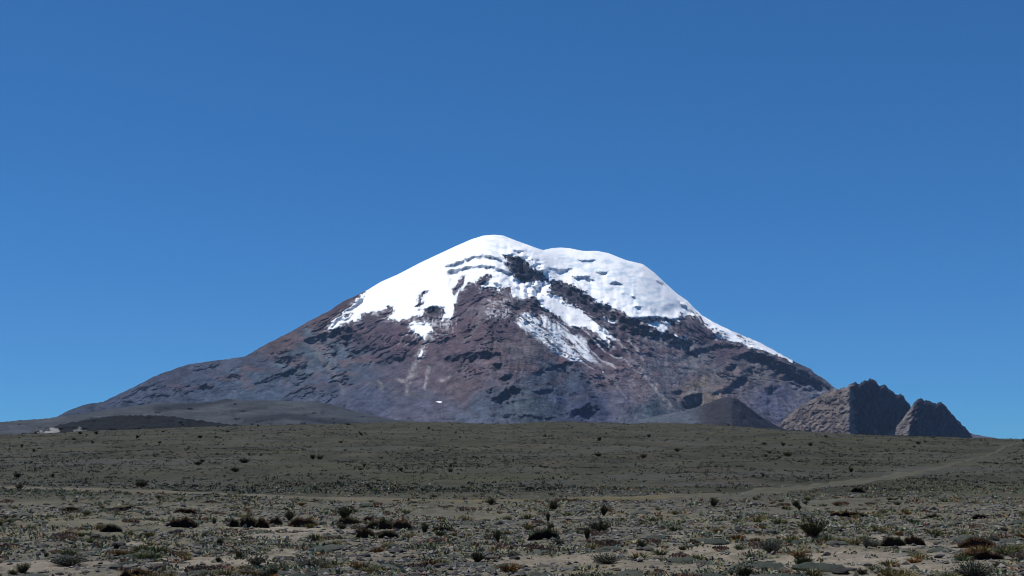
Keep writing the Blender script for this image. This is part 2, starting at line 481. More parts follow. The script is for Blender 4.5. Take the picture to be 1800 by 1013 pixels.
HOLES = [
 [(733,535),(738,515),(748,512),(742,525),(738,540)],
 [(794,515),(806,492),(820,485),(812,502),(800,520)],
 [(845,487),(858,484),(868,487),(856,491)],
 zz([(800,138),(850,140),(890,165),(930,195),(968,228),(975,246),(940,232),(905,242),(880,246),(842,228),(826,202),(810,166)]),
 zz([(972,270),(984,245),(1008,240),(1048,262),(1062,285),(1110,318),(1170,345),(1120,345),(1050,306),(1010,284)]),
 [(1196,548),(1200,552),(1199,562),(1194,558)],
 [(905,535),(925,527),(945,528),(952,540),(935,548),(912,550)],
 [(1296,590),(1312,596),(1324,602),(1306,598)],
 [(1250,578),(1262,582),(1276,590),(1258,584)],
 [(1222,552),(1236,562),(1244,570),(1230,562)],
 [(980,580),(996,586),(1008,600),(990,594)],
 [(938,575),(946,580),(950,588),(942,584)],
 [(604,556),(612,552),(620,552),(608,560)],
]
sn = np.full(U.shape, -40.0)
for p in SNOW:
    sn = np.maximum(sn, poly_sd(WU, WV, p))
ho = np.full(U.shape, -40.0)
for p in HOLES:
    ho = np.maximum(ho, poly_sd(WU, WV, p))
sn = np.minimum(sn, -ho)
# streaks down the fall line in the thin lower fields
fan = sstep(-3, 6, poly_sd(U, V, [(900,552),(950,552),(985,556),(1010,578),(1035,580),(1090,650),(980,645),(895,590)]))
streak = ridged(th * 60 - 0.0022 * V * 0, rad / 160.0, 71, 3, 0.6)
fc = (-85 * (U - 930) + 120 * (V - 555)) / 147.0; fl = (120 * (U - 930) + 85 * (V - 555)) / 147.0
fstr = ridged(fc / 13.0 + 0.3 * fbm(U / 30., V / 30., 76, 2), fl / 120.0, 74, 3, 0.6)
sn = sn * (1 - fan) + fan * (np.minimum(sn, 0.8) - 5.0 * (1.1 - fstr))
sn = sn - 2.6 * sstep(8, 0, np.abs(sn)) * fbm(U / 5., V / 9., 72, 4, 0.65)
thin = sstep(480, 560, V)
sn = sn - thin * (1 - 0.85 * fan) * 1.4 * np.maximum(dark, crag * 0.5)
# snow lies on ledges between the icefall and the rocks: speckled patches
speck = sstep(0, 10, poly_sd(U, V, [(845,524),(900,520),(910,545),(890,566),(852,566)]))

# rock colours (albedo), blended between places on the mountain
ANCH = [(120,730,62,62,72),(250,690,70,72,85),(300,665,68,66,78),(350,680,72,76,90),(430,660,80,86,98),(450,640,72,70,80),(500,600,90,70,68),(520,630,84,90,98),
 (540,575,96,72,68),(600,540,84,64,64),(470,690,74,80,94),(560,610,98,102,110),(600,640,88,92,102),(580,680,74,76,90),(640,660,80,80,92),(650,590,88,72,78),(700,600,98,74,80),
 (690,640,86,76,86),(650,700,80,80,95),(750,660,104,86,92),(740,710,90,84,96),(800,590,100,78,82),(830,520,88,68,76),(860,540,124,106,110),(800,680,99,82,84),(850,640,106,88,92),
 (900,600,106,90,90),(930,620,108,95,95),(880,580,90,70,78),(960,660,84,84,94),(1000,690,76,80,96),(940,710,80,86,92),(1040,720,66,68,90),(850,720,84,86,98),(1080,650,114,94,98),
 (1120,640,116,98,102),(1130,680,124,106,108),(1180,650,126,114,116),(1200,620,126,116,116),(1100,710,100,92,104),(1060,610,84,64,74),(1250,590,90,70,80),(1230,640,122,112,112),(1280,610,92,74,80),
 (1300,670,104,92,94),(1340,660,114,102,99),(1350,700,96,90,108),(1400,690,106,98,106),(1440,690,116,112,120),(1380,650,84,76,86),(1240,688,136,114,96),(1150,730,78,86,92),(920,470,58,56,66),(1000,560,74,64,76)]
CU = U + 22 * fbm(U / 40., V / 40., 81, 3); CV = V + 16 * fbm(U / 40., V / 40., 82, 3)
acc = np.zeros(U.shape + (3,)); ws = np.zeros(U.shape) + 1e-9
for a in ANCH:
    w = 1.0 / (((CU - a[0]) ** 2 + (1.5 * (CV - a[1])) ** 2) + 120.0) ** 1.7
    acc += w[..., None] * lin(np.array(a[2:5]) * np.array([0.90, 0.985, 1.07])); ws += w
rock = acc / ws[..., None]
lum = rock.mean(-1, keepdims=True)
rock = lum + (rock - lum) * 1.0
rock *= np.array([1.05, 1.0, 0.88])
# lava beds and crags are darker, blotches of red cinder and grey ash
rock *= (1 + 0.38 * fbm(U / 26., V / 12., 83, 4, 0.6) + 0.16 * fbm(th * 90, rad / 45., 85, 3, 0.6) + 0.14 * fbm(U / 5., V / 4., 86, 2))[..., None]
red = sstep(0.1, 0.6, fbm(U / 45., V / 16., 84, 4)) * sstep(720, 650, V)
rock = rock * (1 - 0.7 * red[..., None]) + 0.7 * red[..., None] * lum * np.array([1.28, 0.86, 0.90])
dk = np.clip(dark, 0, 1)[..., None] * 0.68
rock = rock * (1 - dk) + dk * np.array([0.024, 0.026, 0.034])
# pale scree chutes
CHUTES = [([(1106,598),(1118,612),(1130,631)],2.4,0.45),([(1084,598),(1104,620),(1125,648),(1143,672),(1156,690),(1168,702),(1179,711)],2.8,0.30),([(1035,624),(1063,655),(1080,671),(1101,702)],1.8,0.2),
 ([(750,590),(745,605),(738,622),(734,640),(728,660)],3.5,0.18),([(765,560),(758,580),(752,600)],3.0,0.18),([(728,640),(720,662),(714,690)],4.0,0.26),([(752,646),(749,668),(748,684)],3,0.28),([(775,668),(790,664)],3,0.26),([(700,668),(712,672)],3,0.24),([(665,672),(672,684)],4,0.2),
 ([(545,600),(560,625),(590,660),(605,690)],4.0,0.14),([(560,602),(575,620),(590,640)],2.5,0.16),([(1385,640),(1400,655),(1425,665)],2.0,0.2),([(1240,640),(1200,700)],2,0.14),([(1210,690),(1235,684),(1262,690)],3.5,0.2),
 ([(850,530),(842,560),(828,590),(815,600)],2.5,0.15),([(1215,590),(1225,610)],2.0,0.2),([(640,670),(700,690),(760,700)],2.0,0.1),([(1155,700),(1165,712),(1190,720)],4,0.15)]
for i, (p, w, al) in enumerate(CHUTES):
    k = sstep(w * 1.6, w * 0.3, line_d(WU, WV, p)) * (0.5 + 0.7 * sstep(-0.4, 0.4, noise(U / 4., V / 7., 90 + i)))
    rock = rock * (1 - 0.85 * k[..., None]) + 0.85 * k[..., None] * al * np.array([1.0, 0.94, 0.95])
rock *= 0.91
dust = 0.75 * speck * sstep(-0.15, 0.45, 0.8 * fbm(U / 9., V / 3.5, 73, 3) + 0.6 * fbm(U / 3., V / 14., 79, 2))
dust = np.maximum(dust, 0.7 * sstep(-9, -0.5, sn) * sstep(650, 625, V) * sstep(0.0, 0.5, fbm(RX / 3.5, RY / 11., 87, 3, 0.6)))
dust = np.maximum(dust, 0.6 * sstep(0, 6, poly_sd(U, V, [(712,560),(800,555),(790,590),(752,604),(722,596)])) * sstep(0.0, 0.5, fbm(U / 7., V / 7., 88, 4, 0.6)))
rock = rock * (1 - dust[..., None]) + dust[..., None] * np.array([0.55, 0.56, 0.58])
# thin snow drawn out into streaks below the snowfields
fsn = poly_sd(U, V, SNOW[1])
st1 = sstep(-5, 3, fsn) * sstep(0.55, 1.05, fstr + 0.25 * fbm(U / 8., V / 8., 89, 2))
tl = sstep(0, 10, poly_sd(U, V, [(950,545),(1045,560),(1130,630),(1195,725),(1165,720),(1090,650),(1060,660),(1000,600)])) * sstep(705, 590, V + 18 * noise(fc / 9.0, fl * 0, 96))
ts_ = tl * sstep(1.15, 1.5, ridged(fc / 15.0 + 0.4 * fbm(U / 40., V / 40., 97, 2), fl / 130.0, 98, 3, 0.55))
wl_ = sstep(0, 12, poly_sd(U, V, [(655,545),(800,545),(815,560),(800,640),(760,660),(700,620)])) * sstep(650, 560, V + 25 * noise(RX / 10., 0 * V, 99)) * sstep(1.2, 1.6, ridged(RX / 17., RY / 110., 100, 3, 0.55))
stk = np.clip(np.maximum(np.maximum(0.95 * st1, 0.7 * ts_), 0.45 * wl_), 0, 1)[..., None]
rock = rock * (1 - stk) + stk * np.array([0.74, 0.75, 0.78])
rock = np.clip(rock, 0.015, 0.8)

# the snow lies on the rock as its own sheet, thick inside, running out into the rock at its margin
k = sstep(0, 9, sn)
smooth_disp = (24.0 * fbm(U / 90., V / 60., 45, 3) + 1.2 * gul * sstep(60, 160, rad) + 2.0 * fbm(U / 30., V / 20., 47, 2)) * edge
only_cliff = np.zeros_like(U); tmp = np.zeros_like(U)
for i, c in enumerate(CLIFFS):
    if 18 <= i <= 18 or i >= 33: add_cliff(only_cliff, tmp, U, V, c, seed=i * 3)
add_cliff(only_cliff, tmp, U, V, WALL, gain=8.0, seed=77)
add_side_cliff(only_cliff, tmp, U, V, WALLS, 4.5, 1.2, 5, 0.0)
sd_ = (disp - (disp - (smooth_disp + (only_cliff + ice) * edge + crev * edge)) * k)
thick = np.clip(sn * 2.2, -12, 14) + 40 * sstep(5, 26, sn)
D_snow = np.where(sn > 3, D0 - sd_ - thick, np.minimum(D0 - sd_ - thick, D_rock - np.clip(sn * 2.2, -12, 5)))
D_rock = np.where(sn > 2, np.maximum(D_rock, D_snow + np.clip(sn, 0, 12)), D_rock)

mountain = bpy.data.objects.new("mountain", None); COL.objects.link(mountain); mountain["kind"] = "structure"
Pr = relief_points(U, V, D_rock).reshape(-1, 3)
fr = grid_faces(NR, NC)
# the far side runs down behind the ridge
NB = 10
back = [relief_points(U[:1], V[:1], D_rock[:1])[0]]
for i in range(1, NB):
    p = back[0].copy(); t = i / (NB - 1)
    p[:, 1] += 3600 * t
    p[:, 2] = p[:, 2] * (1 - t) ** 1.1 - 30 * t + 30 * noise(uc / 60., uc * 0 + i, 99) * t
    back.append(p)
B = np.stack(back[1:], 0)
nB0 = len(Pr)
ib = np.concatenate([np.arange(NC)[None], nB0 + np.arange((NB - 1) * NC).reshape(NB - 1, NC)], 0)
fb = np.stack([ib[:-1, 1:], ib[1:, 1:], ib[1:, :-1], ib[:-1, :-1]], -1).reshape(-1, 4)
vall = np.concatenate([Pr, B.reshape(-1, 3)]); fall = np.concatenate([fr[:, ::1], fb])
call = np.concatenate([rock.reshape(-1, 3), np.full(((NB - 1) * NC, 3), 0.09)])
link("rock_slope", mesh_from("rock_slope", vall, fall, call, True, M_rock), mountain)

cells = np.maximum(np.maximum(sn[:-1, :-1], sn[1:, :-1]), np.maximum(sn[:-1, 1:], sn[1:, 1:])) > -0.6
Ps = relief_points(U, V, D_snow)
Ps[0, :, 2] += np.clip(sn[0], 0, 1) * 3
sc_ = np.ones(U.shape + (3,)) * np.array([0.95, 0.955, 0.96])
dirt_shade = sstep(5, 0.5, sn) * 0.28 + 0.75 * icem + fan * 0.12  # grey margins and dirty ice, with the ice cliffs' shade painted in too
icep = dome * 0.9 * sstep(-0.05, 0.5, fbm(U / 24. + V / 60., V / 8., 77, 4, 0.6)) + 0.5 * sstep(0.15, 0.5, fbm(U / 20., V / 6., 78, 3)) * sstep(470, 440, V) * sstep(830, 860, U) * sstep(980, 940, U)
icep = np.clip(icep, 0, 0.7)[..., None]
sc_ = sc_ * (1 - icep) + icep * np.array([0.58, 0.70, 0.78])
sc_ = sc_ * (1 - dirt_shade[..., None]) + dirt_shade[..., None] * np.array([0.30, 0.37, 0.44])
fs = grid_faces(NR, NC, cells)
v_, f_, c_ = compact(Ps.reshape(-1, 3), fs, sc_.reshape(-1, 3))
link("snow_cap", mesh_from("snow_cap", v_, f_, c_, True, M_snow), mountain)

# ------------------------------------------------------------------ lower ridges, hills and crags
def relief_sheet(prof, vbot, du, nrow, Yr, q, seed, rough, colfun, dispfun=None, jag=0.0, depth_back=400.0):
    u = np.arange(prof[0][0], prof[-1][0] + 0.01, du)
    s = interp(prof, u)
    if jag: s = s + jag * (fbm(u / 10.0, u * 0, seed, 3) + 0.8 * noise(u / 3.0, u * 0, seed + 5))
    s = np.minimum(s, vbot - 0.5)
    r = np.linspace(0, 1, nrow)[:, None]
    v = s[None] + r * (vbot - s)[None]
    uu = np.repeat(u[None], nrow, 0)
    yr = Yr(u) if callable(Yr) else np.full(u.shape, float(Yr))
    qq = q(uu, v) if callable(q) else np.full(uu.shape, float(q))
    q0 = qq[0]
    n_ = max(int(12 / du), 2); ss = np.convolve(np.pad(s, n_, 'edge'), np.ones(2 * n_ + 1) / (2 * n_ + 1), 'valid')
    _, as_ = ray_slopes(u, ss); _, aj_ = ray_slopes(u, s)
    D = face_depth(uu, v, yr * (q0 - as_) / np.maximum(q0 - aj_, 0.03), qq)
    ds = rough * fbm(uu / 40., v / 14., seed + 11, 4, 0.6)
    if dispfun is not None: ds = ds + dispfun(uu, v)
    D = D - ds * sstep(0, 6, v - s[None])
    P = relief_points(uu, v, D)
    col = colfun(uu, v)
    nb = 7
    rows = [P]; crow = [col]
    for i in range(1, nb):
        p = P[0].copy(); t = i / (nb - 1); p[:, 1] += depth_back * t
        p[:, 2] = EYE + (p[:, 2] - EYE) * (1 - t) - 20 * t
        rows.insert(0, p[None]); crow.insert(0, col[:1])
    allp = np.concatenate(rows, 0); allc = np.concatenate(crow, 0)
    return allp, allc, uu, v, nb - 1

def build_sheet(name, mat, parent=None, split=None, names=None, smooth=True, **kw):
    P, C, uu, v, nb = relief_sheet(**kw)
    nr, nc = P.shape[:2]
    if split is None:
        return link(name, mesh_from(name, P.reshape(-1, 3), grid_faces(nr, nc), C.reshape(-1, 3), smooth, mat), parent)
    m = np.zeros((nr, nc)); m[nb:] = split(uu, v)
    cell = (m[:-1, :-1] + m[1:, 1:] + m[:-1, 1:] + m[1:, :-1]) > 2
    for nm, kp in zip(names, (cell, ~cell)):
        v_, f_, c_ = compact(P.reshape(-1, 3), grid_faces(nr, nc, kp), C.reshape(-1, 3))
        link(nm, mesh_from(nm, v_, f_, c_, smooth, mat), parent)

def flat_col(c, amp=0.2, seed=0, sx=50., sy=8.):
    return lambda u, v: np.clip(lin(c)[None, None] * (1 + amp * fbm(u / sx, v / sy, seed, 4))[..., None], 0.01, 0.6)

FH1 = [(275,719),(330,713),(365,708),(405,701)]; FH2 = [(430,741),(500,731),(560,739),(640,748)]
def apron_disp(u, v):
    return 45 * np.exp(-line_d(u, v, FH1) / 5.0) + 40 * np.exp(-line_d(u, v, FH2) / 5.0) + 24 * ridged(u / 75., v / 13., 125, 4, 0.55)
def apron_col(u, v):
    c = lin((60, 63, 65))[None, None] * (1 + 0.22 * fbm(u / 80., v / 7., 120, 4))[..., None]
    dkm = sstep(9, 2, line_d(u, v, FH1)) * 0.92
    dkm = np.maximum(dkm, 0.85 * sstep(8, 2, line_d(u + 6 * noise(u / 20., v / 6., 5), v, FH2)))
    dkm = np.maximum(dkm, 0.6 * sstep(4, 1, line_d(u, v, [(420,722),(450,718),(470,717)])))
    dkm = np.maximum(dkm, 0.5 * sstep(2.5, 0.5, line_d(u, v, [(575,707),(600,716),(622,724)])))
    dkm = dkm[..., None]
    c = c * (1 + 0.25 * sstep(0.1, 0.5, fbm(u / 60., v / 5., 122, 3)))[..., None]
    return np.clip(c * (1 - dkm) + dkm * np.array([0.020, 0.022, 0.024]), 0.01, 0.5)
ap = build_sheet("foothill", M_hill, prof=[(-200,756),(0,742),(90,735),(180,722),(270,709),(345,709),(375,706),(400,701),(420,704),(480,704),(560,707),(600,716),(620,722),(680,736),(740,743),(830,752)],
    vbot=800., du=3.0, nrow=60, Yr=4600., q=0.13, seed=101, rough=34.0, colfun=apron_col, dispfun=apron_disp, jag=1.2, depth_back=1500.)
ap["kind"] = "structure"
def hill_col(u, v):
    c = lin((25, 28, 29))[None, None] * (1 + 0.3 * fbm(u / 20., v / 8., 130, 4))[..., None]
    wu, wv = u + 6 * fbm(u / 8., v / 5., 131, 3), v + 5 * fbm(u / 8., v / 5., 132, 3)
    p = np.maximum(sstep(-1.5, 2.0, poly_sd(wu, wv, [(48,776),(60,765),(78,757),(96,752),(104,757),(94,768),(82,776)])), 0.5 * sstep(-1, 1, poly_sd(wu, wv, [(128,756),(140,752),(150,758),(138,762)])))[..., None]
    return np.clip(c * (1 - p) + p * np.array([0.20, 0.195, 0.19]), 0.01, 0.5)
hl = build_sheet("hill", M_hill, prof=[(-200,775),(0,772),(40,766),(60,760),(85,752),(110,746),(150,738),(200,731),(260,730),(300,732),(350,739),(385,744),(430,748),(500,754),(580,762),(660,772)],
    vbot=800., du=2.0, nrow=50, Yr=1900., q=0.16, seed=111, rough=16.0, colfun=hill_col, jag=2.0, depth_back=500.)
hl["kind"] = "structure"
def cone_disp(u, v):
    return -2.0 * np.maximum(u - 1290, 0) * 0 + 6 * ridged(u / 14., v / 30., 142, 3)
hc = build_sheet("hill", M_rock, prof=[(1060,752),(1110,742),(1160,730),(1205,722),(1230,714),(1246,708),(1262,702),(1278,698),(1295,700),(1305,707),(1315,715),(1337,732),(1362,747),(1394,760),(1430,772),(1460,782)],
    vbot=800., du=2.0, nrow=60, Yr=lambda u: 6900. + 2.0 * np.abs(u - 1285), q=0.5, seed=141, rough=9.0,
    colfun=lambda u, v: np.clip((lin((50, 47, 51)) * (1 - sstep(1250, 1200, u)[..., None]) + lin((78, 84, 92)) * sstep(1250, 1200, u)[..., None]) * (1 + 0.2 * fbm(u / 25., v / 12., 143, 4))[..., None], 0.01, 0.5), dispfun=cone_disp, jag=0.7, depth_back=700.)
hc["kind"] = "structure"

# two crags at the foot of the right flank: lit scree on their left, sheer dark wall on their right
def crag_thing(label, prof, apex, vbot, Y0, seed, stone, scree_fun, lit, left_rate, right_rate):
    root = bpy.data.objects.new("rock_crag", None); COL.objects.link(root)
    x, _ = ray_slopes(apex(720.0), 760.0)
    root["label"] = label; root["category"] = "crag"
    def Yr(u):
        a = apex(680.0)
        return Y0 + np.where(u < a, (a - u) * left_rate, (u - a) * right_rate)
    def qf(u, v):
        a = apex(v)
        t = sstep(a - 3, a + 5, u)
        return 0.75 * (1 - t) + 4.0 * t
    def dsp(u, v):
        t = sstep(apex(v) - 4, apex(v) + 4, u)
        d = t * (30 * ridged(u / 20. + v / 60., v / 40., seed + 1, 3, 0.6) + 15 * ridged(u / 7., v / 9., seed + 2, 4, 0.65)) + (1 - t) * (17 * ridged(u / 18. + v / 30., v / 16., seed + 3, 4, 0.6) + 7 * ridged(u / 6., v / 5., seed + 13, 3, 0.6))
        # ledges with rubble on the wall
        return d + t * 9 * (((v + 0.3 * u + 5 * fbm(u / 20., v / 20., seed + 4, 2)) / 13.0) % 1.0)
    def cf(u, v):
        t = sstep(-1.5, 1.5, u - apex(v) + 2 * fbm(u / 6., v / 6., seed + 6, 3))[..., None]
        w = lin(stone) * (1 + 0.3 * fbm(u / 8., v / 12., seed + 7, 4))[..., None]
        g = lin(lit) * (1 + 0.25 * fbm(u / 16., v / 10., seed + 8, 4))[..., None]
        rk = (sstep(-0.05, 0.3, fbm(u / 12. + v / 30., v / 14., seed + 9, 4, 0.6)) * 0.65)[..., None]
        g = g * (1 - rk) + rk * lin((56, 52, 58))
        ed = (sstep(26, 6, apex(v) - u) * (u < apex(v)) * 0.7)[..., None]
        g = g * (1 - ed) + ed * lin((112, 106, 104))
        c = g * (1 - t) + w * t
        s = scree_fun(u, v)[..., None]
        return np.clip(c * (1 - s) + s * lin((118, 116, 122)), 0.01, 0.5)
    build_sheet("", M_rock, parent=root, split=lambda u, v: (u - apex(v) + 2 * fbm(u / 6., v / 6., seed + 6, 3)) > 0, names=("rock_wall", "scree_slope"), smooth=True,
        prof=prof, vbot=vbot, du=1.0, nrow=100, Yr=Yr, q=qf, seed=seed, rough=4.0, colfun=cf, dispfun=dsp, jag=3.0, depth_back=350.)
    return root
zero = lambda u, v: np.zeros(u.shape)
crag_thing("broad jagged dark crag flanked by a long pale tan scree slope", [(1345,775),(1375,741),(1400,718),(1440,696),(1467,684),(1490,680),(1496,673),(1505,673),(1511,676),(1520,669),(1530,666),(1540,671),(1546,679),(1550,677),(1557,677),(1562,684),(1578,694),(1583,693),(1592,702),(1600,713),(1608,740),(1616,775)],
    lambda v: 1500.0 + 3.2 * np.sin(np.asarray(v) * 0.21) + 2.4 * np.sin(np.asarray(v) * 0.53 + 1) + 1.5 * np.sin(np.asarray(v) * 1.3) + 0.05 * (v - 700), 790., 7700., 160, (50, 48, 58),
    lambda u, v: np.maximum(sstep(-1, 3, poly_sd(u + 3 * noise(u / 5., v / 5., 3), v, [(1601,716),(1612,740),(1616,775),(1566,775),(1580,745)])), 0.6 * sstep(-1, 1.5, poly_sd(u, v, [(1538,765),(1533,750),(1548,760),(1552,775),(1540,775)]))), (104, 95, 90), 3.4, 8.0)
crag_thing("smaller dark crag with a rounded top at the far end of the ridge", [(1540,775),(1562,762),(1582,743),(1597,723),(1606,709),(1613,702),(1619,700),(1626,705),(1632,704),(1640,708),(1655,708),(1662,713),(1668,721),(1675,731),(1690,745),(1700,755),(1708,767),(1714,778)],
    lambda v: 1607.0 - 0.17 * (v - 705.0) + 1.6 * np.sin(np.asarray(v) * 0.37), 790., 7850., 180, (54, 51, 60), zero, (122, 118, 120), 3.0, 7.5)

# ------------------------------------------------------------------ the ground
CREST = [(-600,790),(-200,780),(0,776),(100,774),(125,769),(190,765),(250,759),(305,752),(450,747.5),(600,745),(700,742),(790,742),(850,745),(900,744.5),(960,741.5),(1000,741),(1100,745),(1150,743),(1250,746),(1300,752),(1350,757),(1400,761),(1500,764),(1600,767),(1700,772),(1800,776),(2000,782),(2600,790)]
YC = 600.0
_cu = np.array([c[0] for c in CREST], float); _cv = np.array([c[1] for c in CREST], float)
_cx, _ca = ray_slopes(_cu, _cv)
CX, CR = _cx * YC, EYE + _ca * YC
def ground_z(x, y):
    x = np.asarray(x, float); y = np.asarray(y, float)
    x, y = np.broadcast_arrays(x, y)
    R = np.interp(x, CX, CR)
    t = np.clip((y - 75.0) / (YC - 75.0), 0, 1)
    z = R * t ** 1.25
    over = np.maximum(y - YC, 0)
    z = z - np.minimum(over ** 2 / 9000.0, 30.0) - np.minimum(np.maximum(over - 500, 0) * 0.01, 20.0)
    far = sstep(60, 250, y)
    z = z + (0.10 + 0.25 * far) * fbm(x / 11.0, y / 11.0, 201, 2) * sstep(650, 500, y)
    nearw = sstep(160, 70, y)
    z = z + nearw * (0.075 * fbm(x / 2.6, y / 2.6, 202, 3) + 0.03 * ridged(x / 0.9, y / 0.9, 203, 2))
    return z

def ground_at(u, v):
    """the point where the line of sight of a photograph pixel meets the ground"""
    sx, sz = ray_slopes(u, v)
    ys = np.concatenate([np.geomspace(10, 640, 900)])
    d = EYE + sz * ys - ground_z(sx * ys, ys)
    i = np.where(d <= 0)[0]
    if len(i) == 0: return None
    i = i[0]
    y0, y1 = (ys[i - 1] if i else ys[0]), ys[i]
    for _ in range(14):
        ym = 0.5 * (y0 + y1)
        if EYE + sz * ym - float(ground_z(sx * ym, ym)) <= 0: y1 = ym
        else: y0 = ym
    return np.array([sx * y1, y1, float(ground_z(sx * y1, y1))])

# sandy hollows in the near ground (photograph pixel, half-size)
SAND = []
for (u, v, a, b) in [(380,985,90,16),(100,990,80,14),(540,935,70,10),(240,960,70,8),(1560,985,200,16),(1610,955,55,12),(1010,985,130,14),(1480,1000,180,14),(30,1005,60,10),(880,990,60,10),(1250,955,40,8),(1760,930,30,6),(480,990,40,10),(1180,975,80,8)]:
    g = ground_at(u, v)
    if g is not None:
        y2 = ground_at(u, v - b)
        SAND.append((g[0], g[1], 0.75 * a / FPX * g[1], max(abs(y2[1] - g[1]) if y2 is not None else 2, 0.6)))
def sand_mask(x, y):
    s = np.zeros(np.broadcast(x, y).shape)
    wx = x + 0.9 * fbm(x / 1.7, y / 1.7, 211, 3); wy = y + 1.2 * fbm(x / 1.7, y / 1.7, 212, 3)
    for (cx, cy, a, b) in SAND:
        s = np.maximum(s, sstep(1.25, 0.75, np.hypot((wx - cx) / a, (wy - cy) / b)))
    s = np.maximum(s, 0.6 * sstep(0.35, 0.7, fbm(x / 4.0, y / 4.0, 213, 3)) * sstep(45, 30, y))
    return s * (0.75 + 0.25 * np.clip(fbm(x / 0.8, y / 0.8, 214, 3) + 0.6, 0, 1))

rows = np.concatenate([[-4000, -600, -80, -10, 3, 8], np.geomspace(12, 100, 250), np.geomspace(101, 700, 210)[0:], np.geomspace(730, 12000, 36)])
cs = np.linspace(-1.12, 1.12, 420)
cs = np.concatenate([[-60, -12, -4, -2, -1.4], cs, [1.4, 2, 4, 12, 60]])
YY = np.repeat(rows[:, None], len(cs), 1)
XX = cs[None, :] * (2.0 + 0.385 * np.maximum(YY, 10.0))
XX = np.where(np.abs(cs)[None, :] > 1.3, np.sign(cs)[None] * np.maximum(np.abs(XX), np.abs(cs)[None] * 150), XX)
ZZ = ground_z(XX, np.maximum(YY, 3.0))
sm = sand_mask(XX, YY)
soil = lin((94, 90, 76)); sandc = lin((119, 111, 98)); slope_c = lin((66, 65, 54)); grav = lin((88, 85, 76))
gcol = np.ones(XX.shape + (3,)) * soil
gm = sstep(-0.1, 0.4, fbm(XX / 9.0, YY / 14.0, 215, 3))[..., None]
gcol = gcol * (1 - gm * 0.7) + grav * gm * 0.7
fs_ = sstep(36, 64, YY)[..., None]
gcol = gcol * (1 - fs_) + slope_c * fs_ * 0.82 * (1 + 0.22 * fbm(XX / 30., YY / 45., 216, 4) + 0.22 * fbm(XX / 6., YY / 26., 220, 4, 0.65))[..., None]
# patches of olive turf, rusty earth and grey stones on the slope
ol = (sstep(0.15, 0.6, fbm(XX / 16., YY / 34., 217, 3)) * 0.5)[..., None] * fs_
gcol = gcol * (1 - ol) + ol * lin((64, 65, 46))
ru = (sstep(0.3, 0.7, fbm(XX / 10., YY / 26., 218, 3)) * 0.45)[..., None] * fs_
gcol = gcol * (1 - ru) + ru * lin((74, 66, 55))
gy = (sstep(0.2, 0.6, fbm(XX / 22., YY / 30., 219, 3)) * 0.5)[..., None] * fs_
gcol = gcol * (1 - gy) + gy * lin((72, 72, 68))
gcol = gcol * (1 - sm[..., None]) + sandc * sm[..., None]
gverts = np.stack([XX, YY, ZZ], -1)
ground = link("ground", mesh_from("ground", gverts.reshape(-1, 3), grid_faces(len(rows), len(cs)), np.clip(gcol, 0.01, 0.5).reshape(-1, 3), True, M_ground), kind="structure")
# flip so that normals point up
ground.data.flip_normals()

# the dirt track: across the plain and up to the crest on the right
TR = [(-60,855),(60,859),(180,862),(300,866),(420,870),(540,875),(650,879),(760,882),(880,882),(1000,879),(1120,876),(1240,873),(1340,866),(1420,856),(1500,848),(1570,838),(1640,825),(1700,812),(1740,800),(1765,788),(1795,779),(1830,777.5)]
tp = [ground_at(u, v) for u, v in TR]
tp = np.array([p for p in tp if p is not None])
seg = np.concatenate([[0], np.cumsum(np.hypot(*np.diff(tp[:, :2], axis=0).T))])
ts = np.arange(0, seg[-1], 0.8)
# smooth the centre line
cxy = np.stack([np.interp(ts, seg, tp[:, 0]), np.interp(ts, seg, tp[:, 1])], -1)
ker = np.hanning(25); ker /= ker.sum()
pad = np.pad(cxy, ((12, 12), (0, 0)), 'edge')
cxy = np.stack([np.convolve(pad[:, i], ker, 'valid') for i in (0, 1)], -1)
tan = np.gradient(cxy, axis=0); tan /= np.linalg.norm(tan, axis=1)[:, None] + 1e-9
nor = np.stack([-tan[:, 1], tan[:, 0]], -1)
K = 13
off = np.linspace(-1, 1, K)
wd = 1.25 - 0.9 * sstep(60, 140, cxy[:, 1]) + 0.25 * noise(ts / 9.0, ts * 0, 221) + 0.25 * noise(ts / 2.0, ts * 0, 222)
TX = cxy[:, None, 0] + nor[:, None, 0] * off[None] * wd[:, None]
TY = cxy[:, None, 1] + nor[:, None, 1] * off[None] * wd[:, None]
TZ = ground_z(TX, TY) + 0.045 * (1 - off[None] ** 4) - 0.03 * off[None] ** 8 + 0.0006 * np.maximum(TY - 100, 0) * (1 - off[None] ** 4)
rut = np.exp(-((np.abs(off) - 0.5) / 0.16) ** 2)[None, :, None]
tc_ = lin((90, 85, 71)) * (1 - rut * 0.0) * (1 + 0.2 * fbm(TX / 5., TY / 5., 224, 3))[..., None]
yel = sstep(0.2, 0.5, fbm(TX / 14., TY / 5., 225, 3))[..., None] * sstep(70, 50, TY)[..., None] * 0.5
tc_ = tc_ * (1 - yel) + yel * lin((104, 93, 62))
mid = np.exp(-(off / 0.22) ** 2)[None, :, None] * 0.35 + 0.6 * sstep(-4, 14, TX)[..., None]
mid = np.clip(mid, 0, 0.85)
tc_ = tc_ * (1 - mid) + mid * lin((70, 69, 59))
link("dirt_track", mesh_from("dirt_track", np.stack([TX, TY, TZ], -1).reshape(-1, 3), grid_faces(len(ts), K), tc_.reshape(-1, 3), True, M_track), kind="structure")
TRK = cxy
def off_track(x, y):
    d = np.full(np.shape(x), 1e9)
    for i in range(0, len(TRK), 3):
        d = np.minimum(d, np.hypot(x - TRK[i, 0], y - TRK[i, 1]))
    return d

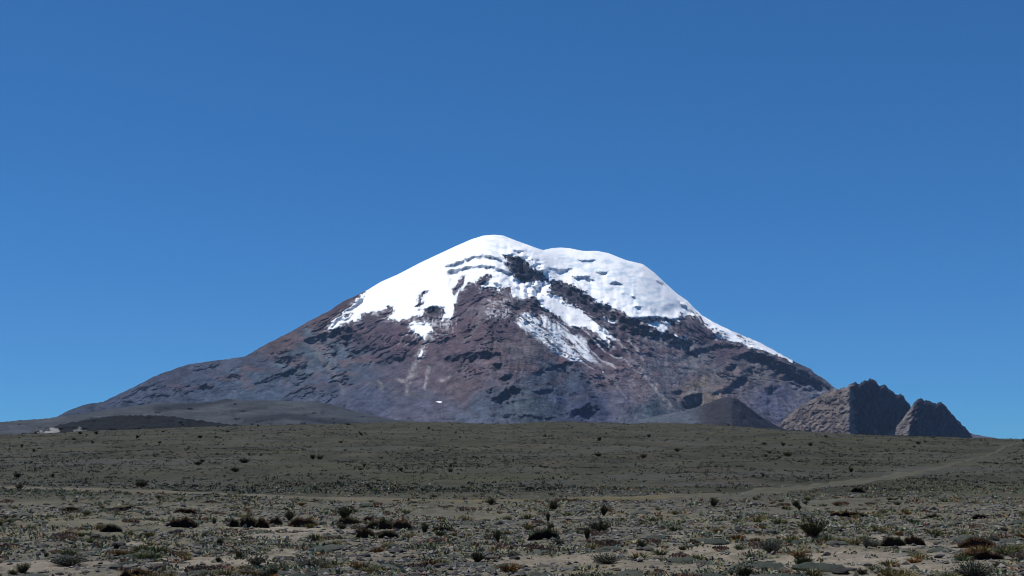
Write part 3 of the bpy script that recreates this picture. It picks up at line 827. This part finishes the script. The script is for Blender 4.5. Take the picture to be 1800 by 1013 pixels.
# ------------------------------------------------------------------ plants, stones, turf: prototypes
def leaves(rng, centres, dirs, size, width=0.45):
    """one small pointed leaf (two triangles) per centre"""
    n = len(centres)
    d = dirs / (np.linalg.norm(dirs, axis=1)[:, None] + 1e-9)
    s = np.cross(d, rng.normal(size=(n, 3))); s /= np.linalg.norm(s, axis=1)[:, None] + 1e-9
    L = (size * (0.7 + 0.6 * rng.random(n)))[:, None]
    a = centres; b = centres + d * L * 0.5 + s * L * width * 0.5; c = centres + d * L; e = centres + d * L * 0.5 - s * L * width * 0.5
    v = np.stack([a, b, c, e], 1).reshape(-1, 3)
    return v, np.arange(4 * n).reshape(-1, 4)

M_leaf = mat_plant("shrub_leaves", (0.026, 0.030, 0.011), (0.060, 0.060, 0.022), 0.7, 4.0)
M_leafg = mat_plant("greyish_leaves", (0.075, 0.080, 0.058), (0.13, 0.13, 0.095), 0.8, 4.0)
M_stem = mat_plant("woody_stem", (0.025, 0.018, 0.012), (0.05, 0.038, 0.028), 0.9, 10.0)
M_grass = mat_plant("dry_grass", (0.11, 0.095, 0.034), (0.21, 0.17, 0.07), 0.8, 5.0)
M_rust = mat_plant("rusty_grass", (0.10, 0.052, 0.016), (0.19, 0.095, 0.035), 0.8, 5.0)
M_green = mat_plant("green_grass", (0.065, 0.075, 0.028), (0.135, 0.14, 0.06), 0.8, 5.0)
M_cush = mat_plant("cushion_leaves", (0.072, 0.086, 0.068), (0.125, 0.135, 0.108), 0.9, 5.0, (28.0, 0.06))
M_peat = mat_plant("dark_peat", (0.012, 0.009, 0.007), (0.040, 0.024, 0.017), 0.95, 5.0, (12.0, 0.06))
M_stone = mat_plant("grey_stone", (0.050, 0.048, 0.045), (0.125, 0.115, 0.105), 0.9, 5.0, (16.0, 0.03))
M_mat = mat_plant("reddish_mat_leaves", (0.14, 0.090, 0.062), (0.25, 0.175, 0.125), 0.9, 7.0)

def shrub_proto(rng, spread, ntw, leaf, nl, mat):
    """meshes of a shrub one unit tall: branches and leaves"""
    sv, sf, lc, ld = [], [], [], []
    for t in range(ntw):
        az = rng.random() * 6.283; tilt = spread * rng.random() ** 0.7
        ln = (0.55 + 0.45 * rng.random()) * (1 - 0.25 * (tilt / max(spread, .01)) ** 2)
        d = np.array([math.cos(az) * math.sin(tilt), math.sin(az) * math.sin(tilt), math.cos(tilt)])
        b = np.array([math.cos(az), math.sin(az), 0]) * 0.07 * rng.random()
        up = np.array([0, 0, 1.0])
        pts = [b + d * ln * s + up * 0.18 * ln * s * s * math.sin(tilt) for s in (0, .5, 1.0)]
        r = 0.012 + 0.008 * rng.random()
        base = len(sv) * 3
        side = np.cross(d, up); side = side / (np.linalg.norm(side) + 1e-6); s2 = np.cross(d, side)
        for p, k in zip(pts, (1, .7, .25)):
            for a in (0, 2.09, 4.19): sv.append(p + r * k * (side * math.cos(a) + s2 * math.sin(a)))
        n0 = len(sv) - 9
        for g in (0, 3):
            for j in range(3):
                sf.append((n0 + g + j, n0 + g + (j + 1) % 3, n0 + g + 3 + (j + 1) % 3, n0 + g + 3 + j))
        for _ in range(nl):
            s = 0.18 + 0.84 * rng.random() ** 0.8
            p = b + d * ln * s + up * 0.18 * ln * s * s * math.sin(tilt) + rng.normal(size=3) * 0.035
            p[2] = max(p[2], 0.01)
            lc.append(p); ld.append(d * 0.9 + rng.normal(size=3) * 0.55 + up * 0.3)
    lv, lf = leaves(rng, np.array(lc), np.array(ld), leaf)
    return mesh_from("stem", np.array(sv), np.array(sf), mat=M_stem), mesh_from("foliage", lv, lf, mat=mat)

def tussock_proto(rng, n, spread, mat, w=0.03):
    v = []; f = []
    for i in range(n):
        az = rng.random() * 6.283; tilt = spread * rng.random()
        r0 = 0.22 * math.sqrt(rng.random())
        b = np.array([r0 * math.cos(az), r0 * math.sin(az), -0.03])
        az2 = az + rng.normal() * 0.5
        h = 0.55 + 0.5 * rng.random()
        d = np.array([math.cos(az2) * math.sin(tilt), math.sin(az2) * math.sin(tilt), math.cos(tilt)])
        s = np.cross(d, rng.normal(size=3)); s /= np.linalg.norm(s)
        m = b + d * h * 0.55; e = m + (d * 0.45 + np.array([d[0], d[1], -0.25]) * 0.3) * h
        k = len(v)
        v += [b - s * w, b + s * w, m + s * w * .7, m - s * w * .7, e]
        f += [(k, k + 1, k + 2), (k, k + 2, k + 3), (k + 3, k + 2, k + 4)]
    return mesh_from("blades", np.array(v), np.array(f), mat=mat)

def ico(sub):
    import bmesh
    bm = bmesh.new(); bmesh.ops.create_icosphere(bm, subdivisions=sub, radius=1.0)
    v = np.array([x.co[:] for x in bm.verts]); f = np.array([[x.index for x in p.verts] for p in bm.faces]); bm.free()
    return v, f
ICO1, ICO2, ICO3 = ico(1), ico(2), ico(3)

def lump(base, seed, freq, amp, squash, flatten=True):
    v, f = base; v = v.copy()
    n = fbm(v[:, 0] * freq + 7 * seed + v[:, 2] * 1.7, v[:, 1] * freq - v[:, 2] * 2.3, seed, 3)
    v = v * (1 + amp * n)[:, None]
    v[:, 2] = v[:, 2] * squash
    if flatten: v[:, 2] = np.where(v[:, 2] < 0, v[:, 2] * 0.4, v[:, 2])
    return v, f

def cushion_proto(seed, mat, leafy):
    v, f = lump(ICO3, seed, 2.2, 0.28, 0.38)
    me = mesh_from("cushion", v, f, smooth=True, mat=mat)
    return me

def stone_proto(seed):
    v, f = lump(ICO2, seed, 1.2, 0.35, 0.62)
    # plane cuts make it angular
    r = np.random.default_rng(seed)
    for _ in range(7):
        n = r.normal(size=3); n /= np.linalg.norm(n); d = 0.62 + 0.2 * r.random()
        over = np.maximum(v @ n - d, 0); v = v - over[:, None] * n
    return mesh_from("stone", v, f, smooth=False, mat=M_stone)

def mat_proto(seed, mat):
    """a low mat of tiny rosettes over a shallow mound, one unit in radius"""
    r = np.random.default_rng(seed)
    n = 260
    a = r.random(n) * 6.283; q_ = np.sqrt(r.random(n)) * (0.75 + 0.25 * np.sin(3 * a + seed) * r.random(n))
    c = np.stack([q_ * np.cos(a), q_ * np.sin(a), 0.20 * (1 - q_ ** 2) + 0.02], -1)
    d = r.normal(size=(n, 3)) * 0.7 + np.array([0, 0, 0.8])
    lv, lf = leaves(r, c, d, 0.24, 0.6)
    return mesh_from("rosettes", lv, lf, mat=mat)

def bank_proto(seed):
    """peat bank 1 wide, ~0.4 deep, 1 tall unit: undercut, crumbling front (towards -y), turf on top"""
    r = np.random.default_rng(seed)
    nx, prof = 22, [(-0.30, -0.10), (-0.10, 0.02), (-0.02, 0.14), (-0.05, 0.42), (-0.12, 0.70), (-0.16, 0.86), (-0.10, 0.96), (0.05, 1.0), (0.28, 0.86), (0.60, 0.45), (1.0, -0.12)]
    v = np.zeros((len(prof), nx, 3))
    for i, x in enumerate(np.linspace(-0.5, 0.5, nx)):
        e = max(1 - (abs(x) / 0.5) ** 2.6, 0.0)
        hh = e * (0.82 + 0.3 * float(fbm(np.array([x * 5 + seed]), np.array([seed * 1.3]), 7, 3)[0]))
        dy = 0.18 * float(fbm(np.array([x * 4 - seed]), np.array([seed * 2.1]), 9, 3)[0])
        for j, (y, z) in enumerate(prof):
            k = float(noise(np.array([x * 9 + j * 1.7]), np.array([j * 0.9 + seed]), 11)[0])
            v[j, i] = (x + 0.03 * k, (y * (0.5 + 0.5 * e) + dy + 0.08 * k) * 0.55, z * hh if z > 0 else z)
    face = mesh_from("peat_face", v.reshape(-1, 3), grid_faces(len(prof), nx), smooth=False, mat=M_peat)
    face.flip_normals()
    # blades along the rim and over the top
    bv, bf = [], []
    for i in range(240):
        j = r.integers(5, 9); x = r.integers(1, nx - 2); t = r.random()
        b = v[j, x] * (1 - t) + v[j, x + 1] * t
        d = r.normal(size=3) * np.array([0.35, 0.35, 0.2]) + np.array([0, -0.25 if j < 7 else 0.1, 0.75])
        d *= np.array([0.10, 0.10, 0.34]) * (0.6 + 0.7 * r.random()); s = np.array([0.007, r.normal() * 0.004, 0])
        k = len(bv); bv += [b - s, b + s, b + d]; bf.append((k, k + 1, k + 2))
    return face, np.array(bv), np.array(bf)

rg = np.random.default_rng(11)
SHR = [shrub_proto(rg, 0.6, 70, 0.085, 22, M_leaf), shrub_proto(rg, 0.85, 90, 0.08, 20, M_leaf), shrub_proto(rg, 0.38, 48, 0.09, 22, M_leaf), shrub_proto(rg, 1.05, 90, 0.08, 18, M_leaf)]
SHRG = [shrub_proto(rg, 1.05, 90, 0.075, 18, M_leafg), shrub_proto(rg, 0.9, 70, 0.08, 16, M_leafg)]
TUS = {'olive': [tussock_proto(rg, 120, 0.75, M_grass), tussock_proto(rg, 100, 0.95, M_grass)],
       'rust': [tussock_proto(rg, 120, 0.8, M_rust), tussock_proto(rg, 100, 0.95, M_rust)],
       'green': [tussock_proto(rg, 120, 0.8, M_green), tussock_proto(rg, 100, 1.0, M_green)]}
CUSH = [cushion_proto(s, M_cush, True) for s in (31, 32, 33, 34)]
STN = [stone_proto(s) for s in range(41, 47)]
MATP = [mat_proto(51, M_mat), mat_proto(52, M_mat), mat_proto(53, M_mat)]
BANK = [bank_proto(s) for s in (61, 62, 63, 64)]

# ------------------------------------------------------------------ placing single things
def put_root(name, p, rz, sc, label, cat, group=None):
    o = bpy.data.objects.new(name, None); o.empty_display_size = 0.1
    COL.objects.link(o)
    o.location = p; o.rotation_euler = (0, 0, rz); o.scale = sc
    o["label"] = label; o["category"] = cat
    if group: o["group"] = group
    return o

def shrub(p, w, h, label, proto, group=None, rz=None, lean=0.0):
    st, fo = proto
    o = put_root("shrub", p, random.random() * 6.28 if rz is None else rz, (w, w, h), label, "shrub", group)
    o.rotation_euler[1] = lean
    link("stem", st, o); link("foliage", fo, o)
    return o

def single(name, me, p, rz, sc, label, cat, group=None):
    o = link(name, me)
    o.location = p; o.rotation_euler = (0, 0, rz); o.scale = sc
    o["label"] = label; o["category"] = cat
    if group: o["group"] = group
    return o

FR = {k: None for k in ('olive', 'rust', 'green')}
def bank(p, w, h, label, i, fringe):
    face, bv, bf = BANK[i % len(BANK)]
    o = put_root("turf_bank", (p[0], p[1], p[2] - 0.02), random.uniform(-0.25, 0.25), (w, max(w * 0.55, h * 1.5), h), label, "turf bank")
    link("peat_face", face, o)
    key = (i % len(BANK), fringe)
    if key not in FR: FR[key] = mesh_from("grass_fringe", bv, bf, mat={'olive': M_grass, 'rust': M_rust, 'green': M_green}[fringe])
    link("grass_fringe", FR[key], o)
    return o

used = []          # (x, y, r) of the things already standing
def at_px(u, v):
    g = ground_at(u, v)
    return None if g is None else g
def psize(p, px): return px / FPX * p[1]

HS = [  # u, v of the foot, width px, height px, proto, label
 (973,898,18,17,SHR[1],"compact rounded dark green shrub right beside the dirt track"),
 (1054,937,34,25,SHR[3],"broad bushy dark green shrub on grey gravel"),
 (1032,949,15,22,SHR[2],"narrow green shrub just in front of the broad bushy one"),
 (1061,907,14,20,SHR[0],"slim upright yellow-green shrub between the track and the broad bushy shrub"),
 (963,918,10,18,SHR[2],"thin wispy green shrub behind the black hollow bank"),
 (968,934,15,16,SHR[2],"small green shrub growing on top of the black hollow bank"),
 (1254,892,15,18,SHR[0],"lone upright dark shrub at the near edge of the track"),
 (1428,944,52,36,SHR[1],"big leaning dark green shrub on a pale sandy mound"),
 (746,938,14,20,SHR[0],"sparse upright shrub between the row of peat banks and the gravel"),
 (874,958,14,28,SHR[2],"tall thin brownish shrub standing alone in gravel"),
 (605,912,26,22,SHR[0],"spreading green shrub just above the peat banks"),
 (508,915,16,18,SHR[0],"small dark shrub in a gap between two peat banks"),
 (863,887,18,13,SHR[3],"low spreading dark shrub on the edge of the track"),
 (1356,972,40,25,SHRG[0],"wide grey-green shrub beside rusty mat plants"),
 (1523,963,16,22,SHRG[1],"thin brownish shrub next to the double black hollow"),
 (1066,991,52,20,SHRG[0],"low wide green bush on bare sand"),
 (1712,1018,64,34,SHRG[0],"large grey-green round bush on sand near the longest peat bank"),
 (840,988,26,22,SHR[3],"dark round twiggy shrub on a pale earth patch"),
 (1400,892,14,13,SHR[0],"little upright shrub on the fine gravel apron"),
 (34,860,13,9,SHR[3],"squat dark shrub sitting in the track"),
 (450,995,40,22,SHRG[1],"wide grey shrub at the edge of the pinkish sand"),
 (545,1000,55,18,SHRG[0],"low dark grey shrub spreading over stones"),
 (120,995,60,20,SHRG[0],"low grey shrub thicket near the brown arched tuft"),
 (1300,938,14,11,SHRG[1],"small grey shrub near the sandy mound"),
 (1405,897,10,10,SHR[2],"tiny upright shrub beside another on the gravel apron"),
]
for u, v, w, h, pr, lb in HS:
    p = at_px(u, v)
    if p is None: continue
    W, H = psize(p, w), psize(p, h)
    shrub(p, W * (1.0 if pr is SHR[1] or pr is SHR[3] or pr in SHRG else 1.35), H, lb, pr)
    used.append((p[0], p[1], W * 0.5))

HB = [
 (320,927,58,17,'rust',"dark peat bank with a rusty fringe, farthest from the other banks in its row"),
 (412,927,18,15,'olive',"short stubby peat bank at the start of the broken row"),
 (436,927,34,19,'olive',"tall dark peat bank with an olive grass top"),
 (460,928,24,17,'rust',"peat bank pressed against the tall olive-topped one"),
 (484,923,24,14,'rust',"small dark peat bank behind bare sand"),
 (532,926,52,15,'rust',"wide low peat bank in the middle of the broken row"),
 (612,922,44,12,'rust',"long low peat bank below the spreading green shrub"),
 (648,916,22,8,'rust',"tiny peat bank between two longer banks"),
 (668,930,52,18,'olive',"deep black peat bank at the end of the broken row"),
 (706,931,38,16,'rust',"red-brown peat bank joined to the deep black one"),
 (642,946,36,18,'rust',"light brown tufted bank in front of the peat row"),
 (682,945,36,12,'olive',"low brown tufted bank beside the light brown one"),
 (957,948,54,19,'green',"black hollow bank with a small shrub on top"),
 (1570,960,44,17,'green',"half of a double black hollow, on the side away from the smooth sand"),
 (1606,957,40,15,'rust',"half of a double black hollow, on the side next to the smooth sand"),
 (1718,964,68,19,'rust',"long dark red peat bank beside a smooth sand patch"),
 (1722,984,86,18,'rust',"longest peat bank, lying below the dark red one"),
 (1507,866,26,9,'rust',"isolated dark mound at the far edge of the gravel apron"),
 (1490,909,76,10,'rust',"bright rusty orange strip of grass-topped bank"),
 (125,898,38,7,'rust',"thin dark bank on the plain below the track"),
 (222,897,64,8,'olive',"long thin olive grass-topped bank"),
 (325,902,40,8,'rust',"low rusty bank behind the dark peat bank"),
 (778,934,40,9,'olive',"low crescent of dark turf in the stony ground"),
 (195,936,38,14,'olive',"olive brown tufted mound on sandy ground"),
 (1640,912,30,9,'olive',"small dim turf bank near a pale stone"),
 (1722,912,34,8,'rust',"small reddish bank behind a little pale sand patch"),
 (245,1016,84,16,'rust',"brown arched tuft of dead leaves on sand"),
]
for i, (u, v, w, h, fr_, lb) in enumerate(HB):
    p = at_px(u, v)
    if p is None: continue
    bank(p, psize(p, w) * 1.08, psize(p, h) * 1.12, lb, i, fr_)
    used.append((p[0], p[1], psize(p, w) * 0.5))

def free(x, y, r):
    for a, b, c in used:
        if (x - a) ** 2 + (y - b) ** 2 < (r + c) ** 2 * 0.7: return False
    return True

def scatter(n, y0, y1, accept, rmin, pw=1.0, tries=40, margin=1.03):
    """n ground points spread evenly over the visible ground (by area weighted towards the viewer)"""
    out = []
    for _ in range(n * tries):
        if len(out) >= n: break
        y = (y0 ** -pw + random.random() * (y1 ** -pw - y0 ** -pw)) ** (-1 / pw) if pw else y0 + random.random() * (y1 - y0)
        x = (random.random() * 2 - 1) * 0.375 * y * margin
        if not accept(x, y): continue
        if not free(x, y, rmin): continue
        out.append((x, y, float(ground_z(x, y))))
    return out
def n1(x, y, s, sc): return float(fbm(np.array([x / sc]), np.array([y / sc]), s, 2)[0])
def sandy(x, y): return float(sand_mask(np.array([x]), np.array([y]))[0]) > 0.45 and random.random() < 0.8
def trk(x, y): return float(off_track(np.array([x]), np.array([y]))[0])

# shrubs dotted over the slope
pts = []
while len(pts) < 210:
    y = 70 + 500 * random.random() ** 1.15; x = (random.random() * 2 - 1) * 0.385 * y
    if n1(x, y, 301, 32.0) > -0.3 + 0.6 * random.random() and trk(x, y) > 3.0 and free(x, y, 0.4): pts.append((x, y, float(ground_z(x, y))))
for (x, y, z) in pts:
    h = (0.12 + 0.42 * random.random() ** 2.4) * (1 + 0.9 * sstep(80, 300, y))
    shrub((x, y, z - 0.03), h * random.uniform(1.0, 1.7), h, "small dark shrub on the slope just beyond the dirt track" if y < 130 else "small dark shrub midway up the scrubby slope" if y < 330 else "small dark shrub near the crest of the scrubby slope", random.choice(SHR), "shrubs dotted over the far slope")
    used.append((x, y, h * 0.4))
for (x, y, z) in scatter(60, 17, 58, lambda x, y: trk(x, y) > 2.5, 0.3, 1.0):
    h = 0.07 + 0.12 * random.random()
    shrub((x, y, z - 0.02), h * random.uniform(1.0, 2.0), h, "knee-low twiggy shrublet on the near stony plain", random.choice(SHR + SHRG + SHRG), "low shrublets on the near plain")
    used.append((x, y, h * 0.5))
for (x, y, z) in scatter(230, 15.5, 50, lambda x, y: n1(x, y, 302, 5.0) > -0.2 and not sandy(x, y), 0.2, 1.0):
    r = random.uniform(0.09, 0.34)
    o = single("cushion_plant", random.choice(CUSH), (x, y, z - 0.02), random.random() * 6.28, (r, r * random.uniform(0.7, 1.0), r * random.uniform(0.55, 0.95)), ("broad" if r > 0.23 else "small") + " grey-green cushion plant " + ("on bare sand" if float(sand_mask(np.array([x]), np.array([y]))[0]) > 0.45 else "among gravel on the near plain"), "cushion plant", "cushion plants on the near ground")
    used.append((x, y, r * 0.7))
for (x, y, z) in scatter(240, 15.5, 56, lambda x, y: n1(x, y, 303, 4.0) > -0.15 and not sandy(x, y) and trk(x, y) > 2.2, 0.2, 1.0):
    h = random.uniform(0.09, 0.20); k_ = random.choice(['olive', 'olive', 'rust', 'green', 'green'])
    o = single("grass_tussock", random.choice(TUS[k_]), (x, y, z), random.random() * 6.28, (h * 1.6, h * 1.6, h),
        {'olive': "short olive-yellow grass tussock on the near plain", 'rust': "short rust-brown grass tussock on the near plain", 'green': "short dull green grass tussock on the near plain"}[k_], "grass tussock", {'olive': "olive-yellow grass tussocks", 'rust': "rust-brown grass tussocks", 'green': "dull green grass tussocks"}[k_])
    used.append((x, y, h * 0.5))
for (x, y, z) in scatter(120, 15.5, 50, lambda x, y: n1(x, y, 304, 4.0) > -0.1 and not sandy(x, y), 0.2, 1.1):
    r = random.uniform(0.10, 0.32)
    o = single("mat_plant", random.choice(MATP), (x, y, z), random.random() * 6.28, (r, r * random.uniform(0.6, 1.0), r * random.uniform(0.6, 1.1)), ("broad" if r > 0.21 else "small") + " flat reddish-brown mat plant hugging the near ground", "mat plant", "reddish mat plants on the near ground")
# stones: the larger ones singly
for (x, y, z) in scatter(240, 15.5, 58, lambda x, y: trk(x, y) > 1.8, 0.08, 0.8):
    r = random.uniform(0.04, 0.10) * (1.0 + y / 90.0)
    single("stone", random.choice(STN), (x, y, z + r * 0.12), random.random() * 6.28, (r * random.uniform(0.8, 1.4), r, r * random.uniform(0.6, 1.0)), ("larger" if r > 0.105 else "smaller") + " angular grey stone lying on the near plain", "stone", "stones on the near plain")
# one pale stone
p = at_px(1652, 902); r = psize(p, 5)
single("stone", STN[0], (p[0], p[1], p[2] + r * 0.2), 0.4, (r, r * 0.8, r * 0.7), "pale stone standing out on the dark gravel apron", "stone")

# ------------------------------------------------------------------ uncountable small stuff
def scatter_np(n, y0, y1, pw, rng, margin=1.05):
    y = (y0 ** -pw + rng.random(n) * (y1 ** -pw - y0 ** -pw)) ** (-1 / pw)
    x = (rng.random(n) * 2 - 1) * (0.375 * y * margin + 4.0)
    return x, y
# gravel
OCT = np.array([(1, 0, 0), (0, 1, 0), (-1, 0, 0), (0, -1, 0), (0, 0, 1), (0, 0, -1)], float)
OF = np.array([(0, 1, 4), (1, 2, 4), (2, 3, 4), (3, 0, 4), (1, 0, 5), (2, 1, 5), (3, 2, 5), (0, 3, 5)])
def gravel(n, y0, y1, pw, rng, smin, smax, keep):
    x, y = scatter_np(n, y0, y1, pw, rng)
    m = keep(x, y); x, y = x[m], y[m]; n = len(x)
    r = (smin + (smax - smin) * rng.random(n) ** 2.6) * (0.7 + y / 70.0)
    v = OCT[None] * (0.65 + 0.7 * rng.random((n, 6, 1))) + rng.normal(size=(n, 6, 3)) * 0.22
    v = v * r[:, None, None] * np.array([1.15, 1.0, 0.62])
    a = rng.random(n) * 6.283; ca, sa = np.cos(a)[:, None], np.sin(a)[:, None]
    vx = v[..., 0] * ca - v[..., 1] * sa; vy = v[..., 0] * sa + v[..., 1] * ca
    P = np.stack([vx + x[:, None], vy + y[:, None], v[..., 2] + (ground_z(x, y) + r * 0.2)[:, None]], -1)
    F = OF[None] + (np.arange(n) * 6)[:, None, None]
    tone = (0.07 + 0.14 * rng.random(n) ** 2.2)[:, None, None] * np.array([1.0, 0.955, 0.87]) * (1 + 0.035 * rng.normal(size=(n, 1, 3)))
    C = np.repeat(np.clip(tone, 0.02, 0.4), 6, 1)
    return P.reshape(-1, 3), F.reshape(-1, 3), C.reshape(-1, 3)
def k_grav(x, y):
    d = fbm(x / 7.0, y / 9.0, 401, 3) + 0.25
    return (d - sstep(45, 72, y) > RNG.random(len(x)) * 0.9 - 0.35) & (sand_mask(x, y) < 0.35 + 0.8 * RNG.random(len(x)) ** 3) & (off_track(x, y) > 1.6)
v_, f_, c_ = gravel(92000, 15.0, 72.0, 0.6, RNG, 0.013, 0.062, k_grav)
link("gravel", mesh_from("gravel", v_, f_, c_, False, M_bits), kind="stuff", label="grey gravel strewn over the near plain", category="gravel")

# small herbs between the stones near by; scrub over the slope
def clumps(n, y0, y1, pw, rng, size, nl, keep, pal, flat=0.7, seed=0):
    x, y = scatter_np(n, y0, y1, pw, rng)
    m = keep(x, y); x, y = x[m], y[m]; n = len(x)
    s = size(y, rng)
    z = ground_z(x, y)
    c = rng.normal(size=(n, nl, 3)) * np.array([0.42, 0.42, 0.0])
    c[..., 2] = np.abs(rng.normal(size=(n, nl))) * 0.22
    d = rng.normal(size=(n, nl, 3)) * 0.6 + np.array([0, 0, flat]) + c * np.array([0.8, 0.8, 0])
    cen = (c * s[:, None, None] + np.stack([x, y, z], -1)[:, None]).reshape(-1, 3)
    sz = np.repeat(s * 0.62, nl)
    lv, lf = leaves(rng, cen, d.reshape(-1, 3), sz, 0.6)
    pi = rng.integers(0, len(pal), n)
    col = np.array(pal)[pi] * (0.7 + 0.6 * rng.random((n, 1)))
    col = np.repeat(col, nl * 4, 0) * (0.8 + 0.4 * np.repeat(rng.random(n * nl), 4))[:, None]
    return lv, lf, np.clip(col, 0.005, 0.3)
PAL_N = [lin(c) for c in [(100,106,74),(112,116,84),(116,106,74),(126,100,70),(108,118,92),(150,150,126),(90,88,68),(132,98,80),(156,148,108)]]
def k_herb(x, y):
    return (fbm(x / 3.2, y / 4.5, 403, 3) > RNG.random(len(x)) * 0.9 - 0.42) & (sand_mask(x, y) < 0.5 + 0.6 * RNG.random(len(x)) ** 5) & (off_track(x, y) > 1.5)
v_, f_, c_ = clumps(34000, 13.0, 75.0, 0.8, RNG, lambda y, r: (0.03 + 0.075 * r.random(len(y)) ** 1.5) * (0.7 + y / 60.0), 11, k_herb, PAL_N)
link("ground_cover", mesh_from("ground_cover", v_, f_, c_, False, M_bits), kind="stuff", label="tiny herbs and dead leaves between the stones of the near plain", category="ground cover")
PAL_F = [lin(c) for c in [(70,72,60),(78,79,68),(84,83,70),(60,62,52),(84,80,68),(82,74,64),(82,86,76),(50,52,42)]]
def k_scrub(x, y):
    return (fbm(x / 14.0, y / 40.0, 404, 4) + 0.5 * fbm(x / 4.0, y / 14.0, 405, 3) - 0.35 * sstep(130, 62, y) > RNG.random(len(x)) * 1.1 - 0.6) & (off_track(x, y) > 2.0)
v_, f_, c_ = clumps(34000, 60.0, 640.0, 0.12, RNG, lambda y, r: (0.07 + 0.16 * r.random(len(y)) ** 2) * (0.7 + y / 260.0), 9, k_scrub, PAL_F, 0.5)
v2, f2, c2 = clumps(14000, 62.0, 190.0, 0.5, RNG, lambda y, r: (0.05 + 0.09 * r.random(len(y)) ** 2) * (0.6 + y / 160.0), 8, lambda x, y: (fbm(x / 5.0, y / 9.0, 406, 3) > RNG.random(len(x)) * 1.0 - 0.5) & (off_track(x, y) > 1.6), PAL_F, 0.4)
f_ = np.concatenate([f_, f2 + len(v_)]); v_ = np.concatenate([v_, v2]); c_ = np.concatenate([c_, c2])
link("scrub", mesh_from("scrub", v_, f_, c_, False, M_bits), kind="stuff", label="low olive scrub covering the slope below the mountain", category="scrub")

# ------------------------------------------------------------------ haze
import bmesh
bm = bmesh.new(); bmesh.ops.create_cube(bm, size=1.0)
hm = bpy.data.meshes.new("haze"); bm.to_mesh(hm); bm.free()
hz = link("haze", hm, kind="stuff")
hz.scale = (44000, 30000, 2300); hz.location = (0, 8000, 2300 / 2 - 320)
M_haze = bpy.data.materials.new("thin_air"); M_haze.use_nodes = True
hn, hlk = M_haze.node_tree.nodes, M_haze.node_tree.links
hn.clear()
ho_ = hn.new("ShaderNodeOutputMaterial"); hv = hn.new("ShaderNodeVolumePrincipled")
hv.inputs["Color"].default_value = (0.40, 0.62, 1.0, 1); hv.inputs["Density"].default_value = 1.15e-5
hlk.new(hv.outputs[0], ho_.inputs["Volume"])
hm.materials.append(M_haze)
